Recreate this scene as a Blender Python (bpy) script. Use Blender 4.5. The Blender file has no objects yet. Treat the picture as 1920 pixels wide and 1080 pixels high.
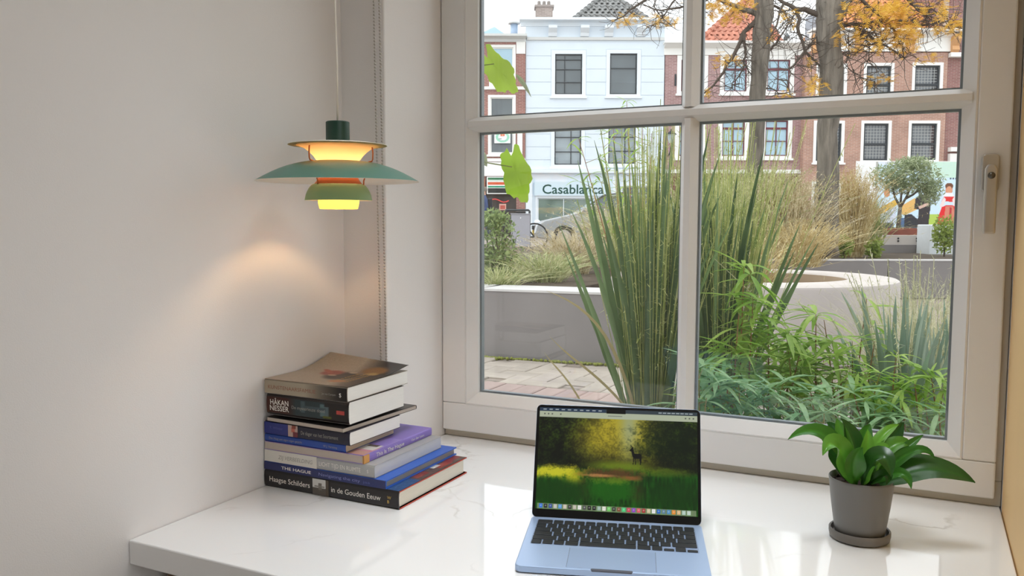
import bpy, bmesh, math, random
import numpy as np
from mathutils import Matrix, Vector, Euler

random.seed(7)
rng = np.random.default_rng(7)
SC = bpy.context.scene
COL = SC.collection
PI = math.pi

# ------------------------------------------------------------------ camera
FPX, YAW, PITCH, ROLL = 1578.4, -0.45689, -0.08024, -0.00216
CAM = np.array([0.0, 0.0, 1.295])
TOP = 0.75          # worktop height
STREET = 0.55       # street level
_f = np.array([math.sin(YAW)*math.cos(PITCH), math.cos(YAW)*math.cos(PITCH), math.sin(PITCH)])
_r0 = np.array([math.cos(YAW), -math.sin(YAW), 0.0]); _d0 = np.cross(_f, _r0)
_r = _r0*math.cos(ROLL)+_d0*math.sin(ROLL); _d = -_r0*math.sin(ROLL)+_d0*math.cos(ROLL)
RH = np.array([math.cos(YAW), -math.sin(YAW), 0.0]); FH = np.array([math.sin(YAW), math.cos(YAW), 0.0])

cd = bpy.data.cameras.new('camera'); cam = bpy.data.objects.new('camera', cd); COL.objects.link(cam)
cd.sensor_width = 36.0; cd.lens = FPX/1920*36.0; cd.clip_start = 0.02; cd.clip_end = 500
cam.matrix_world = Matrix(((_r[0], -_d[0], -_f[0], CAM[0]), (_r[1], -_d[1], -_f[1], CAM[1]), (_r[2], -_d[2], -_f[2], CAM[2]), (0, 0, 0, 1)))
SC.camera = cam

# ------------------------------------------------------------------ world, lights, exposure
w = bpy.data.worlds.new('overcast_sky'); SC.world = w; w.use_nodes = True
bg = w.node_tree.nodes['Background']
bg.inputs[0].default_value = (0.93, 0.965, 1.0, 1); bg.inputs[1].default_value = 2.05
SC.view_settings.view_transform = 'Standard'; SC.view_settings.look = 'None'
SC.view_settings.exposure = 0.0; SC.view_settings.gamma = 1.0; SC.view_settings.use_curve_mapping = False
SC.cycles.use_denoising = True
SC.cycles.max_bounces = 12; SC.cycles.transparent_max_bounces = 24; SC.cycles.diffuse_bounces = 6
SC.cycles.caustics_reflective = False; SC.cycles.caustics_refractive = False
SC.cycles.sample_clamp_indirect = 6.0

sd = bpy.data.lights.new('veiled_sun', 'SUN'); sd.energy = 0.9; sd.angle = math.radians(60); sd.color = (1, 0.97, 0.92)
sun = bpy.data.objects.new('veiled_sun', sd); COL.objects.link(sun)
sun.rotation_euler = (math.radians(38), 0, math.radians(-60))

ROOM_FILL = 0.6
NICHE_FILL = 4.2
SIDE_FILL = 13.0
BULB = 480.0         # glow of the pendant's bulb

# ------------------------------------------------------------------ geometry helpers
def ray(px, py):
    return _r*((px-960)/FPX) + _d*((py-540)/FPX) + _f
def P(px, py, t):
    d = ray(px, py); return CAM + d*(t/float(d@FH))
def PY(px, py, y):
    d = ray(px, py); return CAM + d*(y/d[1])
def PZ(px, py, z):
    d = ray(px, py); return CAM + d*((z-CAM[2])/d[2])
def SL(px, py, t):
    p = P(px, py, t); return float(p@RH), float(p[2])
def S2W(v):
    v = np.asarray(v, float); return v[..., :1]*RH + v[..., 1:2]*FH + v[..., 2:3]*np.array([0, 0, 1.0])
def SW(s, t, z): return S2W(np.array([s, t, z]))

INV = {}
def link(o, parent=None):
    COL.objects.link(o)
    if parent is not None:
        o.parent = parent
        INV[o.name] = INV[parent.name]
    else:
        INV[o.name] = np.linalg.inv(np.array(Matrix.Translation(o.location) @ o.rotation_euler.to_matrix().to_4x4()))
    return o
def tag(o, label=None, cat=None, group=None, kind=None):
    if label: o['label'] = label
    if cat: o['category'] = cat
    if group: o['group'] = group
    if kind: o['kind'] = kind
    return o
def empty(name, loc, label=None, cat=None, group=None, kind=None, rz=0.0):
    o = bpy.data.objects.new(name, None); o.location = tuple(float(a) for a in loc); o.rotation_euler = (0, 0, rz)
    o.empty_display_size = 0.05
    link(o); return tag(o, label, cat, group, kind)

def frame(d):
    d = np.asarray(d, float); d = d/ (np.linalg.norm(d)+1e-12)
    a = np.array([0, 0, 1.0]) if abs(d[2]) < 0.9 else np.array([1.0, 0, 0])
    u = np.cross(d, a); u /= np.linalg.norm(u); v = np.cross(d, u)
    return u, v, d

class MB:
    def __init__(s): s.v = []; s.f = []; s.m = []; s.mi = 0
    def add(s, vs, fs):
        b = len(s.v); s.v += [tuple(float(c) for c in p) for p in vs]
        s.f += [tuple(b+i for i in f) for f in fs]; s.m += [s.mi]*len(fs); return s
    def box(s, x0, x1, y0, y1, z0, z1):
        return s.add([(x0,y0,z0),(x1,y0,z0),(x1,y1,z0),(x0,y1,z0),(x0,y0,z1),(x1,y0,z1),(x1,y1,z1),(x0,y1,z1)],
                     [(3,2,1,0),(4,5,6,7),(0,1,5,4),(1,2,6,5),(2,3,7,6),(3,0,4,7)])
    def quad(s, a, b, c, d): return s.add([a,b,c,d], [(0,1,2,3)])
    def prism(s, poly, axis, a, b):
        n = len(poly)
        def mk(p, c):
            return {'x': (c,p[0],p[1]), 'y': (p[0],c,p[1]), 'z': (p[0],p[1],c)}[axis]
        vs = [mk(p, a) for p in poly]+[mk(p, b) for p in poly]
        fs = [tuple(range(n)), tuple(range(2*n-1, n-1, -1))]+[(i, i+n, (i+1)%n+n, (i+1)%n) for i in range(n)]
        return s.add(vs, fs)
    def tube(s, pts, rad, n=8, cap=True):
        pts = [np.asarray(p, float) for p in pts]; k = len(pts)
        rad = rad if hasattr(rad, '__len__') else [rad]*k
        vs = []; u = None
        for i, p in enumerate(pts):
            d = pts[min(i+1, k-1)]-pts[max(i-1, 0)]; d = d/(np.linalg.norm(d)+1e-12)
            if u is None: u, v, _ = frame(d)
            else:
                u = u-d*(u@d); u /= np.linalg.norm(u)+1e-12
            v = np.cross(d, u)
            for j in range(n):
                a = 2*PI*j/n; vs.append(p+(u*math.cos(a)+v*math.sin(a))*rad[i])
        fs = [(i*n+j, i*n+(j+1)%n, (i+1)*n+(j+1)%n, (i+1)*n+j) for i in range(k-1) for j in range(n)]
        if cap: fs += [tuple(range(n-1, -1, -1)), tuple((k-1)*n+j for j in range(n))]
        return s.add(vs, fs)
    def lathe(s, prof, c=(0,0,0), n=48, closed=False):
        k = len(prof); vs = []
        for r, z in prof:
            for j in range(n):
                a = 2*PI*j/n; vs.append((c[0]+r*math.cos(a), c[1]+r*math.sin(a), c[2]+z))
        m = k if closed else k-1
        fs = [(i*n+j, i*n+(j+1)%n, ((i+1)%k)*n+(j+1)%n, ((i+1)%k)*n+j) for i in range(m) for j in range(n)]
        return s.add(vs, fs)
    def ribbon(s, pts, wid, side, fold=0.0):
        pts = [np.asarray(p, float) for p in pts]; k = len(pts); vs = []
        for i, p in enumerate(pts):
            d = pts[min(i+1, k-1)]-pts[max(i-1, 0)]; d = d/(np.linalg.norm(d)+1e-12)
            sd_ = np.asarray(side, float)-d*(np.asarray(side, float)@d); sd_ /= np.linalg.norm(sd_)+1e-12
            nn = np.cross(d, sd_)
            if fold: vs += [p-sd_*wid[i]/2+nn*wid[i]*fold, p, p+sd_*wid[i]/2+nn*wid[i]*fold]
            else: vs += [p-sd_*wid[i]/2, p+sd_*wid[i]/2]
        c = 3 if fold else 2
        fs = [(i*c+j, i*c+j+1, (i+1)*c+j+1, (i+1)*c+j) for i in range(k-1) for j in range(c-1)]
        return s.add(vs, fs)
    def mesh(s, name, inv=None, xf=None, smooth=False, mats=()):
        v = np.array(s.v, float)
        if xf is not None: v = xf(v)
        if inv is not None: v = v@inv[:3, :3].T+inv[:3, 3]
        me = bpy.data.meshes.new(name); me.from_pydata(v.tolist(), [], s.f); 
        for m in mats: me.materials.append(m)
        if any(s.m): me.polygons.foreach_set('material_index', s.m)
        if smooth: me.polygons.foreach_set('use_smooth', [True]*len(s.f))
        me.update(); return me
    def build(s, name, mat, parent=None, xf=None, smooth=False, bevel=0, recalc=True, bseg=2):
        mats = mat if isinstance(mat, (list, tuple)) else [mat]
        me = s.mesh(name, INV[parent.name] if parent is not None else None, xf, smooth, mats)
        if recalc and len(s.f) < 4000:
            bm = bmesh.new(); bm.from_mesh(me); bmesh.ops.recalc_face_normals(bm, faces=bm.faces); bm.to_mesh(me); bm.free()
        o = bpy.data.objects.new(name, me); link(o, parent)
        if bevel:
            b = o.modifiers.new('bevel', 'BEVEL'); b.width = bevel; b.segments = bseg; b.limit_method = 'ANGLE'; b.angle_limit = 0.6
        return o

def put(name, me, parent, M, mat=None):
    o = bpy.data.objects.new(name, me); link(o, parent)
    L = (INV[parent.name] if parent is not None else np.eye(4)) @ np.asarray(M)
    o.matrix_local = Matrix(L.tolist()) if parent is not None else o.matrix_local
    if parent is None: o.matrix_world = Matrix(np.asarray(M).tolist())
    return o
def mat4(x, y, z, p):
    M = np.eye(4); M[:3, 0] = x; M[:3, 1] = y; M[:3, 2] = z; M[:3, 3] = p; return M

# ------------------------------------------------------------------ materials
def lin(c):
    if isinstance(c, str):
        c = [int(c[i:i+2], 16)/255 for i in (0, 2, 4)]
    return tuple((x/12.92 if x <= 0.04045 else ((x+0.055)/1.055)**2.4) for x in c)
_M = {}
def pm(name, col, rough=0.5, metal=0.0, spec=0.5, noise=0.0, nscale=20.0, bump=0.0, bscale=200.0, bdist=.002, rand=0.0, emit=0.0, stretch=None, coat=0.0):
    if name in _M: return _M[name]
    m = bpy.data.materials.new(name); m.use_nodes = True; nt = m.node_tree; N = nt.nodes; L = nt.links
    b = N['Principled BSDF']; c = lin(col)
    b.inputs['Base Color'].default_value = (*c, 1); b.inputs['Roughness'].default_value = rough
    b.inputs['Metallic'].default_value = metal; b.inputs['Specular IOR Level'].default_value = spec
    b.inputs['Coat Weight'].default_value = coat
    src = None
    tc = N.new('ShaderNodeTexCoord'); vec = tc.outputs['Object']
    if stretch:
        mp = N.new('ShaderNodeMapping'); mp.inputs['Scale'].default_value = stretch; L.new(vec, mp.inputs[0]); vec = mp.outputs[0]
    if noise or rand:
        hs = N.new('ShaderNodeHueSaturation'); hs.inputs['Color'].default_value = (*c, 1)
        val = None
        if noise:
            nz = N.new('ShaderNodeTexNoise'); nz.inputs['Scale'].default_value = nscale; nz.inputs['Detail'].default_value = 5; L.new(vec, nz.inputs[0])
            mr = N.new('ShaderNodeMapRange'); mr.inputs[1].default_value = 0.3; mr.inputs[2].default_value = 0.7
            mr.inputs[3].default_value = 1-noise; mr.inputs[4].default_value = 1+noise; L.new(nz.outputs[0], mr.inputs[0]); val = mr.outputs[0]
        if rand:
            oi = N.new('ShaderNodeObjectInfo'); mr2 = N.new('ShaderNodeMapRange'); mr2.inputs[3].default_value = 1-rand; mr2.inputs[4].default_value = 1+rand
            L.new(oi.outputs['Random'], mr2.inputs[0])
            if val is not None:
                mu = N.new('ShaderNodeMath'); mu.operation = 'MULTIPLY'; L.new(val, mu.inputs[0]); L.new(mr2.outputs[0], mu.inputs[1]); val = mu.outputs[0]
            else: val = mr2.outputs[0]
        L.new(val, hs.inputs['Value']); L.new(hs.outputs[0], b.inputs['Base Color'])
    if bump:
        nb = N.new('ShaderNodeTexNoise'); nb.inputs['Scale'].default_value = bscale; nb.inputs['Detail'].default_value = 3; L.new(vec, nb.inputs[0])
        bp = N.new('ShaderNodeBump'); bp.inputs['Strength'].default_value = bump; bp.inputs['Distance'].default_value = bdist
        L.new(nb.outputs[0], bp.inputs['Height']); L.new(bp.outputs[0], b.inputs['Normal'])
    if emit:
        b.inputs['Emission Color'].default_value = (*c, 1); b.inputs['Emission Strength'].default_value = emit
    _M[name] = m; return m

def leafmat(name, col, col2, rough=0.45, trans=0.35, objrand=True, nscale=8.0, spec=0.4):
    """leaf: base colour varies between two hues by object and noise; some light comes through"""
    if name in _M: return _M[name]
    m = bpy.data.materials.new(name); m.use_nodes = True; nt = m.node_tree; N = nt.nodes; L = nt.links
    b = N['Principled BSDF']; b.inputs['Roughness'].default_value = rough; b.inputs['Specular IOR Level'].default_value = spec
    mix = N.new('ShaderNodeMixRGB'); mix.inputs[1].default_value = (*lin(col), 1); mix.inputs[2].default_value = (*lin(col2), 1)
    tc = N.new('ShaderNodeTexCoord'); nz = N.new('ShaderNodeTexNoise'); nz.inputs['Scale'].default_value = nscale; L.new(tc.outputs['Object'], nz.inputs[0])
    if objrand:
        oi = N.new('ShaderNodeObjectInfo'); ad = N.new('ShaderNodeMath'); ad.operation = 'MULTIPLY_ADD'
        L.new(oi.outputs['Random'], ad.inputs[0]); ad.inputs[1].default_value = 0.8
        su = N.new('ShaderNodeMath'); su.operation = 'MULTIPLY_ADD'; L.new(nz.outputs[0], su.inputs[0]); su.inputs[1].default_value = 0.9; su.inputs[2].default_value = -0.35
        L.new(su.outputs[0], ad.inputs[2]); fac = ad.outputs[0]
    else:
        mr = N.new('ShaderNodeMapRange'); mr.inputs[1].default_value = 0.32; mr.inputs[2].default_value = 0.68; L.new(nz.outputs[0], mr.inputs[0]); fac = mr.outputs[0]
    cl = N.new('ShaderNodeClamp'); L.new(fac, cl.inputs[0]); L.new(cl.outputs[0], mix.inputs[0])
    L.new(mix.outputs[0], b.inputs['Base Color'])
    tr = N.new('ShaderNodeBsdfTranslucent'); L.new(mix.outputs[0], tr.inputs[0])
    ms = N.new('ShaderNodeMixShader'); ms.inputs[0].default_value = trans
    L.new(b.outputs[0], ms.inputs[1]); L.new(tr.outputs[0], ms.inputs[2]); L.new(ms.outputs[0], N['Material Output'].inputs[0])
    _M[name] = m; return m

def brickmat(name, c1, c2, mortar, bw=0.22, bh=0.065, ms=0.011, bias=0.0, rot=None, noise=0.12):
    if name in _M: return _M[name]
    m = bpy.data.materials.new(name); m.use_nodes = True; nt = m.node_tree; N = nt.nodes; L = nt.links
    b = N['Principled BSDF']; b.inputs['Roughness'].default_value = 0.9; b.inputs['Specular IOR Level'].default_value = 0.2
    tc = N.new('ShaderNodeTexCoord'); mp = N.new('ShaderNodeMapping'); L.new(tc.outputs['Object'], mp.inputs[0])
    mp.inputs['Rotation'].default_value = rot if rot else (PI/2, 0, 0)
    br = N.new('ShaderNodeTexBrick'); L.new(mp.outputs[0], br.inputs[0])
    br.inputs['Color1'].default_value = (*lin(c1), 1); br.inputs['Color2'].default_value = (*lin(c2), 1); br.inputs['Mortar'].default_value = (*lin(mortar), 1)
    br.inputs['Scale'].default_value = 1.0; br.inputs['Mortar Size'].default_value = ms; br.inputs['Brick Width'].default_value = bw; br.inputs['Row Height'].default_value = bh
    br.inputs['Bias'].default_value = bias
    nz = N.new('ShaderNodeTexNoise'); nz.inputs['Scale'].default_value = 1.5; nz.inputs['Detail'].default_value = 6; L.new(tc.outputs['Object'], nz.inputs[0])
    mr = N.new('ShaderNodeMapRange'); mr.inputs[1].default_value = 0.3; mr.inputs[2].default_value = 0.7; mr.inputs[3].default_value = 1-noise; mr.inputs[4].default_value = 1+noise; L.new(nz.outputs[0], mr.inputs[0])
    hs = N.new('ShaderNodeHueSaturation'); L.new(br.outputs[0], hs.inputs['Color']); L.new(mr.outputs[0], hs.inputs['Value']); L.new(hs.outputs[0], b.inputs['Base Color'])
    _M[name] = m; return m

def glassmat(name, tint=(0.975, 0.985, 0.98), refl=0.05):
    if name in _M: return _M[name]
    m = bpy.data.materials.new(name); m.use_nodes = True; nt = m.node_tree; N = nt.nodes; L = nt.links
    N.remove(N['Principled BSDF'])
    tr = N.new('ShaderNodeBsdfTransparent'); tr.inputs[0].default_value = (*tint, 1)
    gl = N.new('ShaderNodeBsdfGlossy'); gl.inputs['Roughness'].default_value = 0.0
    lw = N.new('ShaderNodeLayerWeight'); pw = N.new('ShaderNodeMath'); pw.operation = 'POWER'; L.new(lw.outputs['Facing'], pw.inputs[0]); pw.inputs[1].default_value = 5
    ma = N.new('ShaderNodeMath'); ma.operation = 'MULTIPLY_ADD'; L.new(pw.outputs[0], ma.inputs[0]); ma.inputs[1].default_value = 0.9; ma.inputs[2].default_value = refl
    ms = N.new('ShaderNodeMixShader'); L.new(ma.outputs[0], ms.inputs[0]); L.new(tr.outputs[0], ms.inputs[1]); L.new(gl.outputs[0], ms.inputs[2])
    L.new(ms.outputs[0], N['Material Output'].inputs[0]); _M[name] = m; return m

def vcolmat(name, rough=0.6, emit=0.0, spec=0.3):
    """colour comes from the mesh's own printed picture (a colour per vertex)"""
    if name in _M: return _M[name]
    m = bpy.data.materials.new(name); m.use_nodes = True; nt = m.node_tree; N = nt.nodes; L = nt.links
    b = N['Principled BSDF']; b.inputs['Roughness'].default_value = rough; b.inputs['Specular IOR Level'].default_value = spec
    a = N.new('ShaderNodeAttribute'); a.attribute_name = 'print'
    if emit:
        b.inputs['Base Color'].default_value = (0.01, 0.01, 0.01, 1); L.new(a.outputs[0], b.inputs['Emission Color']); b.inputs['Emission Strength'].default_value = emit
    else: L.new(a.outputs[0], b.inputs['Base Color'])
    _M[name] = m; return m

def printed(name, img, fn, mat, parent):
    """flat print: img HxWx3 sRGB; fn(u, v) arrays -> world xyz, v up"""
    H, W, _ = img.shape
    u, v = np.meshgrid((np.arange(W))/(W-1), 1-(np.arange(H))/(H-1))
    p = fn(u.ravel(), v.ravel()); inv = INV[parent.name]; p = p@inv[:3, :3].T+inv[:3, 3]
    i = np.arange(H*W).reshape(H, W)
    f = np.stack([i[1:, :-1], i[1:, 1:], i[:-1, 1:], i[:-1, :-1]], -1).reshape(-1, 4)
    me = bpy.data.meshes.new(name); me.from_pydata(p.tolist(), [], f.tolist())
    at = me.attributes.new('print', 'FLOAT_COLOR', 'POINT')
    c = np.clip(img.reshape(-1, 3), 0, 1); c = np.where(c <= 0.04045, c/12.92, ((c+0.055)/1.055)**2.4)
    at.data.foreach_set('color', np.concatenate([c, np.ones((H*W, 1))], 1).astype(np.float32).ravel())
    me.materials.append(mat); me.polygons.foreach_set('use_smooth', [True]*len(f))
    o = bpy.data.objects.new(name, me); link(o, parent); return o

def lettering(name, txt, mat, parent, origin, ux, uy, height, width=None, shear=0.0, bold=0.0, depth=0.0002, align='LEFT'):
    """flat printed lettering: origin = lower-left of the line, ux/uy unit vectors, height = cap height"""
    cu = bpy.data.curves.new(name, 'FONT'); cu.body = txt; cu.size = 1.0; cu.shear = shear; cu.offset = bold; cu.resolution_u = 3
    ob = bpy.data.objects.new(name, cu); COL.objects.link(ob)
    dg = bpy.context.evaluated_depsgraph_get(); dg.update()
    me = bpy.data.meshes.new_from_object(ob.evaluated_get(dg)); COL.objects.unlink(ob); bpy.data.objects.remove(ob); bpy.data.curves.remove(cu)
    n = len(me.vertices); v = np.empty(n*3); me.vertices.foreach_get('co', v); v = v.reshape(-1, 3)
    k = height/0.70; sx = k
    x0 = v[:, 0].min(); wd = v[:, 0].max()-x0
    if width: sx = width/wd
    ux = np.asarray(ux, float); uy = np.asarray(uy, float); nz = np.cross(ux, uy)
    xx = (v[:, :1]-x0)*sx
    if align == 'CENTER': xx = xx-wd*sx/2
    p = np.asarray(origin, float)+xx*ux+v[:, 1:2]*k*uy+nz*depth
    inv = INV[parent.name]; p = p@inv[:3, :3].T+inv[:3, 3]
    me.vertices.foreach_set('co', p.ravel()); me.materials.clear(); me.materials.append(mat); me.update()
    o = bpy.data.objects.new(name, me); link(o, parent); return o

# room surfaces
def wallmat():
    return pm('wall_paint', 'ebe7e5', 0.85, spec=0.25, noise=0.012, nscale=1.2, bump=0.12, bscale=450)
M_WALL = wallmat()
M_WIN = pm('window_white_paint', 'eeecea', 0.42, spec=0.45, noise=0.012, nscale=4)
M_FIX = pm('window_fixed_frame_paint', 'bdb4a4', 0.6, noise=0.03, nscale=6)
M_YEL = pm('yellow_cream_panel', 'e8c48c', 0.6, noise=0.03, nscale=3, stretch=(1, 1, 0.2))
M_CEIL = pm('ceiling_white', 'f4f1ea', 0.9)
M_FLOOR = pm('floor_oak', '8f867c', 0.5, noise=0.15, nscale=6, stretch=(1, 8, 1))
M_DARKWOOD = pm('dark_wood', '6b5439', 0.6, noise=0.2, nscale=10, stretch=(0.5, 6, 6))
M_GLASS = glassmat('window_glass')
M_SPACER = pm('glazing_spacer', '8b9298', 0.5, metal=0.2)
M_STEEL = pm('satin_nickel', 'c9c4bc', 0.28, metal=0.85)
M_BLACK = pm('black_rubber', '141414', 0.5)

def quartz():
    m = bpy.data.materials.new('white_quartz'); m.use_nodes = True; nt = m.node_tree; N = nt.nodes; L = nt.links
    b = N['Principled BSDF']; b.inputs['Roughness'].default_value = 0.045; b.inputs['Specular IOR Level'].default_value = 0.62
    tc = N.new('ShaderNodeTexCoord')
    nz = N.new('ShaderNodeTexNoise'); nz.inputs['Scale'].default_value = 5; nz.inputs['Detail'].default_value = 6; L.new(tc.outputs['Object'], nz.inputs[0])
    mx = N.new('ShaderNodeMixRGB'); mx.inputs[0].default_value = 0.22; L.new(tc.outputs['Object'], mx.inputs[1]); L.new(nz.outputs[1], mx.inputs[2])
    vo = N.new('ShaderNodeTexVoronoi'); vo.feature = 'DISTANCE_TO_EDGE'; vo.inputs['Scale'].default_value = 5.5; L.new(mx.outputs[0], vo.inputs[0])
    cr = N.new('ShaderNodeMapRange'); cr.inputs[1].default_value = 0.0; cr.inputs[2].default_value = 0.022; cr.inputs[3].default_value = 1; cr.inputs[4].default_value = 0; L.new(vo.outputs[0], cr.inputs[0])
    n2 = N.new('ShaderNodeTexNoise'); n2.inputs['Scale'].default_value = 4.3; n2.inputs['Detail'].default_value = 3; L.new(tc.outputs['Object'], n2.inputs[0])
    m2 = N.new('ShaderNodeMapRange'); m2.inputs[1].default_value = 0.5; m2.inputs[2].default_value = 0.68; m2.inputs[3].default_value = 0; m2.inputs[4].default_value = 0.55; L.new(n2.outputs[0], m2.inputs[0])
    mu = N.new('ShaderNodeMath'); mu.operation = 'MULTIPLY'; L.new(cr.outputs[0], mu.inputs[0]); L.new(m2.outputs[0], mu.inputs[1])
    mc = N.new('ShaderNodeMixRGB'); mc.inputs[1].default_value = (*lin('f2f1f0'), 1); mc.inputs[2].default_value = (*lin('a89f93'), 1); L.new(mu.outputs[0], mc.inputs[0])
    L.new(mc.outputs[0], b.inputs['Base Color']); return m
M_QUARTZ = quartz()

# ------------------------------------------------------------------ room shell
XL, XR, YB, YW = -1.204, 0.147, -3.2, 1.81
CEIL = 2.9
def struct(name, mb, mat, bevel=0.0, smooth=False, parent=None):
    o = mb.build(name, mat, parent, bevel=bevel, smooth=smooth)
    if parent is None: o['kind'] = 'structure'
    return o
struct('floor', MB().box(XL-.2, 3.0, YB-.2, 2.0, -.1, 0), M_FLOOR)
struct('ceiling', MB().box(XL-.2, 3.0, YB-.2, 2.0, CEIL, CEIL+.1), M_CEIL)
struct('wall_left', MB().box(XL-.2, XL, YB, 1.57, 0, CEIL), M_WALL)
struct('wall_back', MB().box(XL-.2, 3.0, YB-.2, YB, 0, CEIL), M_WALL)
WIN2 = (-2.2, 0.7, .8, 2.5)      # opening of the added second window, in the right wall
mb = MB().box(2.8, 3.0, YB, WIN2[0], 0, CEIL).box(2.8, 3.0, WIN2[1], 2.0, 0, CEIL).box(2.8, 3.0, WIN2[0], WIN2[1], 0, WIN2[2]).box(2.8, 3.0, WIN2[0], WIN2[1], WIN2[3], CEIL)
struct('wall_right', mb, M_WALL)
struct('wall_corner', MB().box(XL-.2, -1.087, 1.57, 1.99, 0, CEIL), M_WALL, bevel=0.004)
mb = MB().box(-1.087, XR, YW+.052, 1.99, 0, TOP+.0002).box(-1.087, XR, YW+.012, 1.99, TOP+1.52, CEIL).box(XR, 2.8, YW, 1.99, 0, CEIL)
struct('wall_front', mb, M_WALL)
# the cream panel that closes the niche on the right
struct('wall_niche', MB().box(XR, XR+.10, 0.93, YW, 0, CEIL), M_YEL, bevel=0.002)

# worktop with the notch round the wall corner
wt = empty('worktop', (-.5, 1.3, TOP), 'white veined polished quartz worktop under the window', 'worktop')
poly = [(XL+.001, .966), (XR-.002, .966), (XR-.002, YW+.05), (-1.0865, YW+.05), (-1.0865, 1.5685), (XL+.001, 1.5685)]
MB().prism(poly, 'z', TOP-.043, TOP).build('slab', M_QUARTZ, wt, bevel=0.0025)
MB().box(XL+.03, XR-.03, 1.02, 1.06, TOP-.30, TOP-.0435).build('apron', M_DARKWOOD, wt)
MB().box(XL+.03, XL+.06, 1.06, 1.56, 0, TOP-.0435).build('side_panel', M_DARKWOOD, wt)
MB().box(XR-.06, XR-.03, 1.06, 1.80, 0, TOP-.0435).build('side_panel', M_DARKWOOD, wt)

# ------------------------------------------------------------------ window
win = empty('window_1', (-.47, YW, TOP), kind='structure')
WX0, WX1, WZ0, WZ1 = -1.085, 0.134, TOP+.017, TOP+1.50
GX = [(-.993, -.488), (-.451, .051)]; GZ = [(TOP+.115, TOP+.759), (TOP+.795, TOP+1.40)]
YG = YW+.026
# fixed frame behind and under the sash
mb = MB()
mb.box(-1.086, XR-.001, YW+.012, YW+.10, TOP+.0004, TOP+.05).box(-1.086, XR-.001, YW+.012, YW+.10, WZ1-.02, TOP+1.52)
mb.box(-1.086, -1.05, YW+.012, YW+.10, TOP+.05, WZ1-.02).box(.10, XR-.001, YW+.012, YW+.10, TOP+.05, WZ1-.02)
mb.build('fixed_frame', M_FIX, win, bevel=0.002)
# opening sash: four wide rails with a mitred bead round the whole glazed field
IX0, IX1, IZ0, IZ1 = GX[0][0]-.026, GX[1][1]+.026, GZ[0][0]-.028, GZ[1][1]+.028
for nm, b in (('bottom_rail', (WX0, WX1, WZ0, IZ0)), ('top_rail', (WX0, WX1, IZ1, WZ1))):
    MB().box(b[0], b[1], YW, YW+.055, b[2], b[3]).build(nm, M_WIN, win, bevel=0.003)
for x0, x1 in ((WX0, IX0), (IX1, WX1)):
    MB().box(x0, x1, YW, YW+.055, IZ0+.0006, IZ1-.0006).build('stile', M_WIN, win, bevel=0.003)
def bead(x0, x1, z0, z1, ox0, ox1, oz0, oz1, yf, yb):
    """mitred bead ring sloping from the outer rectangle down to the glass"""
    m = MB(); o = [(ox0, yf, oz0), (ox1, yf, oz0), (ox1, yf, oz1), (ox0, yf, oz1)]; i = [(x0, yb, z0), (x1, yb, z0), (x1, yb, z1), (x0, yb, z1)]
    k = .0035
    o2 = [(ox0+k, yf-.0012, oz0+k), (ox1-k, yf-.0012, oz0+k), (ox1-k, yf-.0012, oz1-k), (ox0+k, yf-.0012, oz1-k)]
    i2 = [(a, yb+.012, c) for a, _, c in i]
    b = [(a, yb+.012, c) for a, _, c in o]
    m.add(o+o2+i+i2+b, [(j, (j+1) % 4, 4+(j+1) % 4, 4+j) for j in range(4)]+[(4+j, 4+(j+1) % 4, 8+(j+1) % 4, 8+j) for j in range(4)]
          + [(8+j, 8+(j+1) % 4, 12+(j+1) % 4, 12+j) for j in range(4)]+[(j, 16+j, 16+(j+1) % 4, (j+1) % 4) for j in range(4)]+[(12+j, 12+(j+1) % 4, 16+(j+1) % 4, 16+j) for j in range(4)])
    return m
bead(GX[0][0], GX[1][1], GZ[0][0], GZ[1][1], IX0, IX1, IZ0, IZ1, YW+.001, YG-.006).build('glazing_bead', M_WIN, win)
# glazing bars: a flat nose with sloping sides
xm0, xm1 = GX[0][1], GX[1][0]; zm0, zm1 = GZ[0][1], GZ[1][0]
def bar_prof(a0, a1, c):
    return [(a0, YG+.018), (a0, YG-.006), (c-.0065, YW-.002), (c+.0065, YW-.002), (a1, YG-.006), (a1, YG+.018)]
xc, zc = (xm0+xm1)/2, (zm0+zm1)/2
MB().prism(bar_prof(xm0, xm1, xc), 'z', GZ[0][0]-.015, zm0+.006).build('glazing_bar', M_WIN, win)
MB().prism(bar_prof(xm0, xm1, xc), 'z', zm1-.006, GZ[1][1]+.015).build('glazing_bar', M_WIN, win)
for x0, x1 in ((GX[0][0]-.016, GX[1][1]+.016),):
    MB().prism([(y, z) for z, y in bar_prof(zm0, zm1, zc)], 'x', x0, x1).build('glazing_bar', M_WIN, win)
for gx in GX:
    for gz in GZ:
        p = MB().box(gx[0]-.004, gx[1]+.004, YG, YG+.004, gz[0]-.004, gz[1]+.004).build('pane', M_GLASS, win)
        x0, x1, z0, z1 = gx[0]-.004, gx[1]+.004, gz[0]-.004, gz[1]+.004; k = .0085
        m = MB()
        m.box(x0, x1, YG+.0042, YG+.018, z0, z0+k).box(x0, x1, YG+.0042, YG+.018, z1-k, z1).box(x0, x0+k, YG+.0042, YG+.018, z0+k, z1-k).box(x1-k, x1, YG+.0042, YG+.018, z0+k, z1-k)
        m.build('spacer', M_SPACER, p)
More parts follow.
